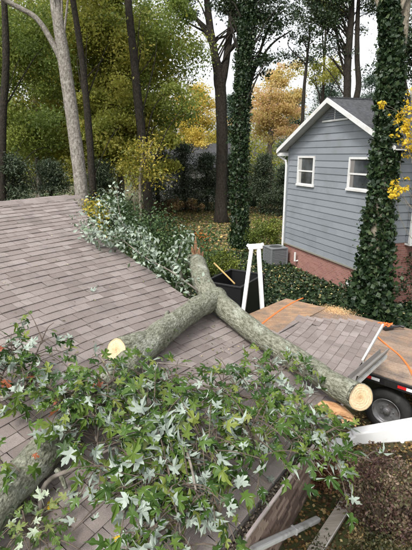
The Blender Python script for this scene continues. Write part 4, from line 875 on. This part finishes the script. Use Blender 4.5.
tree('ivy_tree', 'straight trunk wrapped in dark ivy right of the big forked tree', rooted(241, 248, 24.4, .36, [(240, 230, 24.4, .33), (240, 150, 24.4, .31), (243, 80, 24.4, .30), (247, 20, 24.4, .28), (250, -40, 24.4, .22)]), M_barkd,
     [((*PD(262, 64, 25),), (1.5, 1.2, .5), 8, 150, .3), ((*PD(268, 20, 25),), (1.9, 1.4, 1.2), 15, 170, .38), ((*PD(232, 4, 25),), (1.6, 1.4, .9), 12, 170, .35), ((*PD(275, -14, 25),), (3.0, 2, 1.0), 14, 200, .45)], LF['dark'], reach=.22, seed=52, limbs=8, size=.15, ivy=(0, 14.5, 29000, .13),
     extra=[tp([(243, 120, 24.5, .12), (250, 85, 25, .11), (258, 58, 25.3, .09), (268, 30, 25.6, .07), (282, 8, 26, .04)]), tp([(244, 90, 24.5, .10), (258, 64, 25.3, .08), (272, 44, 25.6, .06), (292, 30, 26, .03)])], lr=.05, flat=.2)
tree('slender_tree', 'slender dark tree standing left of the grey house gable', rooted(300, 170, 36, .16, [(302, 130, 36, .15), (304, 90, 36, .14), (307, 60, 36, .10), (310, 30, 36, .06)]), M_barkd,
     [((*PD(300, 45, 36),), (1.8, 1.5, 1.8), 12, 130, .35)], LF['dark'], reach=.22, seed=53, limbs=8, size=.17, lr=.05, flat=.2)
tree('tall_tree', 'tall double stemmed dark tree rising behind the grey house roof', rooted(346, 170, 40, .42, [(347, 130, 40, .38), (347, 100, 40, .36), (348, 60, 40, .34), (351, 20, 40, .28), (353, -30, 40, .2)]), M_barkd,
     [((*PD(345, 0, 40),), (4.0, 2.5, 3.2), 38, 260, .5), ((*PD(315, 12, 40),), (2.4, 1.6, 1.5), 14, 200, .42), ((*PD(330, 48, 40),), (2.6, 1.6, 1.6), 11, 110, .4)], LF['dark'], reach=.22, seed=54, limbs=13, size=.2,
     extra=[tp([(347, 125, 40, .30), (358, 90, 40, .28), (357, 55, 40, .25), (358, 10, 40, .2), (362, -30, 40, .1)]), tp([(347, 80, 40, .14), (340, 55, 40, .12), (336, 30, 40, .1), (331, 5, 40, .06)])], lr=.07, flat=.2)
tree('yellow_green_tree', 'yellow green tree top above the grey house roof left of the double stem', rooted(322, 180, 50, .2, [(322, 130, 50, .18), (324, 70, 50, .14), (326, 20, 50, .08)]), M_barkd,
     [((*PD(328, 8, 50),), (3.0, 2, 1.6), 16, 170, .5), ((*PD(318, 74, 50),), (3.2, 2, 1.6), 18, 150, .5)], LF['olive'], seed=60, limbs=6, size=.22, lr=.06, reach=.25)
tree('yellow_tree', 'golden yellow autumn tree glowing behind the forked trunk', rooted(190, 190, 50, .25, [(190, 160, 50, .22), (188, 120, 50, .18), (188, 80, 50, .08)]), M_barkm,
     [((*PD(187, 118, 50),), (4.0, 2.5, 4.6), 55, 260, .5), ((*PD(200, 140, 49),), (2.4, 2, 1.8), 20, 240, .45)], LF['yellow'], seed=55, limbs=8, size=.22)
tree('orange_tree', 'orange yellow autumn tree between ivy trunk and grey house', rooted(270, 190, 46, .25, [(270, 160, 46, .22), (270, 120, 46, .18), (272, 75, 46, .08)]), M_barkm,
     [((*PD(268, 118, 46),), (3.8, 2.5, 3.4), 60, 260, .5), ((*PD(285, 85, 46),), (2.6, 2, 2.4), 24, 240, .45)], LF['orange'], seed=56, limbs=8, size=.21)
tree('ivy_tree', 'massive twin stemmed tree thick with ivy in front of the grey house', rooted(371, 306, 13.1, .36, [(371, 290, 13.1, .33), (377, 240, 13.2, .29), (386, 150, 13.3, .26), (390, 90, 13.3, .27), (391, 40, 13.3, .24), (387, -5, 13.3, .22), (382, -60, 13.3, .2)]), M_barkm,
     [((*PD(400, -70, 15),), (3, 2, 1.2), 12, 200, .45)], LF['dark'], seed=57, limbs=4, size=.14, ivy=(-.1, 9.6, 27000, .115, 1.6),
     extra=[tp([(391, 95, 13.35, .18), (397, 65, 13.5, .2), (401, 35, 13.6, .2), (405, 0, 13.7, .19), (409, -50, 13.8, .16)])])
# background evergreens and dark understorey
def evergreen(label, px, py, d, h, w, seed, leaf='conifer', name='evergreen'):
    g = np.random.default_rng(seed); p = PD(px, py, d); z0 = gz(p.x, p.y); t = thing(name, label, 'tree', (p.x, p.y, z0), 0, 'dark evergreens'); mb = MB(); mb.tube([(0, 0, -.1), (0, 0, h * .5), (0, 0, h * .95)], [w * .07, w * .05, .01], 8); mb.build('trunk', M_barkd, t)
    P = []
    for k in range(75):
        f = g.uniform(.02, 1) ** .8; rr = w * (1 - f) ** .7 * g.uniform(.35, 1.1) + .1; th = g.uniform(0, 2 * PI); c = np.array([rr * math.cos(th), rr * math.sin(th), h * f - rr * .15])
        for j in np.linspace(.25, 1, 5): P.append(np.array([c[0] * j, c[1] * j, c[2] + rr * .2 * (1 - j)]) + g.normal(size=(32, 3)) * np.array([.20, .20, .10]) * w / 1.6)
    P = np.concatenate(P); P = P[P[:, 2] > .05]; leafcloud('crown', P, LF[leaf], .16 * max(1, d / 34), t, seed=seed, flat=.4, aspect=.35, droop=.5)
evs = [('low dark yew at the far left above the ridge', 16, 205, 25, 5.0, 2.6), ('dark yew right of the pale snag above the ridge', 52, 205, 27, 4.6, 2.6), ('wide dark yew behind the thin dark trunk', 102, 205, 29, 4.6, 2.6), ('dark spruce left of the far house', 158, 205, 38, 6.2, 3.2), ('dark spruce in front of the far house', 184, 205, 40, 5.8, 3.2), ('dark spruce right behind the big forked trunk', 207, 205, 40, 5.0, 2.8), ('dark yew between forked trunk and ivy trunk', 232, 205, 41, 5.0, 2.5), ('dark yew between ivy trunk and grey house', 262, 205, 38, 5.0, 2.6), ('dark evergreen against the left corner of the grey house', 284, 205, 36, 4.0, 2.0)]
for i, (lb, px, py, d, h, w) in enumerate(evs): evergreen(lb, px, py, d, h, w, 70 + i)
for i, (lb, px, d, h, w) in enumerate((('blue green spruce left of the tall double stem above the grey roof', 322, 60, 15.5, 4.5), ('blue green spruce right of the tall double stem above the grey roof', 362, 58, 14.5, 4.2), ('blue green spruce at the right edge behind the ivy tree', 408, 55, 17, 4.5), ('blue green spruce peeping above the gable tip', 290, 62, 12.5, 4.0), ('blue green spruce seen through the forked trunk gap', 231, 64, 12.5, 4.0))): evergreen(lb, px, 190, d, h, w, 90 + i, 'bluecon')
# right hand wood and golden sapling
tree('shade_tree', 'dark leafed tree at the upper right edge behind the ivy tree', rooted(425, 180, 27, .3, [(425, 120, 27, .26), (422, 50, 27, .2), (420, -20, 27, .1)]), M_barkd, [((*PD(412, 40, 27),), (2.2, 2, 3.4), 30, 260, .5)], LF['dark'], seed=58, limbs=8, size=.16)
tree('golden_sapling', 'sapling with golden yellow leaves at the right edge before the ivy tree', [(*PZ(432, 330, -.1), .05)] + tp([(428, 270, 12.2, .045), (420, 200, 12.3, .04), (414, 140, 12.4, .03), (411, 90, 12.5, .015)]), M_barkm,
     [((*PD(406, 128, 12.4),), (.36, .4, 1.2), 44, 12, .06), ((*PD(398, 190, 12.3),), (.36, .4, .45), 16, 12, .06), ((*PD(381, 103, 12.6),), (.18, .2, .12), 3, 16, .06)], LF['gold'], cat='tree', seed=59, limbs=9, size=.10, lr=.009, reach=.5)
# shrubs
shrub('green_shrub', 'bright yellow green shrub beside the air conditioner', PZ(264, 249, 0), (1.0, .7, .85), LF['shrub'], 5200, .085, 61)
shrub('green_shrub', 'yellow leaved bush behind the ridge end beside the grey trunk', PD(93, 232, 14), (.55, .5, .9), leafmat('leaf_yb', [(0, (.16, .15, .02)), (1, (.50, .40, .05))]), 900, .10, 62).location.z = 1.8
shrub('dark_shrub', 'dark green shrub behind the torn roof edge', PZ(150, 292, 0), (1.6, 1.2, 1.35), LF['bush'], 9000, .10, 63)
shrub('dark_shrub', 'dark green shrub beyond the pale sprig left of the lawn', PZ(105, 255, 0), (1.8, 1.4, 1.5), LF['bush'], 9000, .11, 64)
shrub('dark_shrub', 'green weedy bush where the fallen trunk meets the ground', PZ(182, 270, 0), (1.3, 1.0, .75), LF['bush'], 6000, .10, 65)
shrub('dark_shrub', 'grey green weeds right behind the fallen trunk', PZ(215, 275, 0), (1.1, .9, .6), LF['shrub'], 3500, .09, 66)
shrub('autumn_sprig', 'orange leaved sprig behind the top of the fallen trunk', PZ(201, 262, 0), (.42, .3, .85), leafmat('leaf_sprig', [(0, (.40, .12, .03)), (1, (.62, .25, .06))]), 800, .14, 67, stems=5, clump=10)
shrub('ivy_shrub', 'leafy green shrub against the brick at the right edge', PZ(409, 302, 0), (1.0, .8, 1.0), LF['ivy'], 5200, .10, 68)
shrub('ivy_shrub', 'ivy mound climbing at the foot of the massive ivy tree', PZ(364, 309, 0), (.7, .6, .45), LF['ivy'], 2600, .11, 69)
shrub('barberry', 'dark maroon barberry shrub beside the white arm at the lower right', PZ(384, 540, 0), (.72, .55, .66), LF['barberry'], 9000, .042, 74, stems=60, clump=130, tight=.13)
shrub('barberry', 'low green brown shrub behind the pale plank at the bottom right', PZ(372, 580, 0), (.8, .35, .28), leafmat('leaf_mixed', [(0, (.03, .035, .015)), (.5, (.07, .075, .03)), (.8, (.13, .10, .05)), (1, (.30, .22, .10))]), 5500, .04, 75, stems=14, clump=40)
shrub('dead_conifer_bough', 'rusty brown dead conifer bough at the wall end below the gutter', PZ(320, 482, 0), (.30, .28, .22), LF['brown'], 4200, .05, 76, cat='bough', stems=8, clump=20)
shrub('low_hedge', 'low dark hedge beyond the lawn in front of the far house', PZ(255, 207, 0), (2.6, 1.2, .9), LF['dark'], 6500, .16, 77)
shrub('low_hedge', 'brown leafed brush pile on the lawn left of the forked tree', PZ(175, 213, 0), (3.2, 1.0, .55), LF['litter'], 5200, .15, 78)
st_ = thing('tree_stump', 'short broken stump standing behind the fallen trunk', 'stump', PZ(194, 252, 0)); mb = MB(); limb(mb, [(0, 0, -.1, .13), (0, 0, .5, .11), (.02, 0, .95, .10), (.03, 0, 1.15, .04)], 4, 9, .12, 4); mb.build('stump', M_barkd, st_, True)

# ================================================================== GROUND COVER, LITTER, FAR WOOD
def ivyzone(x, y): return (y < 23.0 - .25 * abs(x - 3) and not (x > 3.6 and y > 20.2 - (x - 3.77) * 2.9 + .1 and y > 16))
scatter('ivy_ground_cover', 'dark ivy ground cover between trailer and grey house', 'ivy', 60000, (-3.5, 9.5, 9.2, 22.5), LF['ivy'], .12, 81, lift=.03, spread=.07, flat=.8, inside=ivyzone)
scatter('fallen_leaves', 'scattered yellow fallen leaves over the ivy', 'leaves', 2000, (-3.5, 9.5, 9.2, 22.5), leafmat('ivy_litter', [(0, (.25, .20, .07)), (1, (.50, .44, .22))], trans=.1), .075, 82, lift=.13, spread=.06, flat=1.2, inside=ivyzone)
scatter('leaf_litter', 'brown leaf litter over the lawn beyond the ivy', 'leaves', 42000, (-20, 18, 16, 46), LF['litter'], .17, 83, lift=.02, spread=.03)
scatter('lawn_grass', 'patchy green grass on the lawn', 'grass', 12000, (-16, 6, 18, 40), LF['shrub'], .16, 84, lift=.04, spread=.05, flat=-.2, aspect=.3)
scatter('near_leaf_litter', 'brown and yellow leaf litter below the eave', 'leaves', 16000, (.3, 5.5, 2.2, 8.5), LF['groundlit'], .052, 85, lift=.015, spread=.02, inside=lambda x, y: SR(Vector((x, y, 0)))[1] < WI - .05)
g = np.random.default_rng(88); P = []; T = []
for k in range(260):
    x = g.uniform(-75, 75); y = g.uniform(66, 88); top_ = 8.0 + 3.0 * math.sin(x * .13) + (11 if x < -14 else 0) + (1.5 if x > 30 else 0); z = g.uniform(0, top_); mm = 190
    P.append(np.array([x, y, z]) + g.normal(size=(mm, 3)) * np.array([1.7, 1.0, 1.2])); T.append(np.full(mm, g.uniform(.1, .9)))
P = np.concatenate(P); P[:, 2] = np.abs(P[:, 2]) + .2
tag(leafcloud('distant_wood', P, LF['olive'], .55, None, seed=88, tint=np.concatenate(T)), 'distant olive green wood behind all the trees', 'wood', None, 'stuff')
for o in scene.objects:
    if o.parent is None and o.type == 'MESH' and 'kind' not in o and 'category' not in o: print('UNTAGGED', o.name)
print('OBJECTS', len(scene.objects), 'polys', sum(len(m.polygons) for m in bpy.data.meshes))
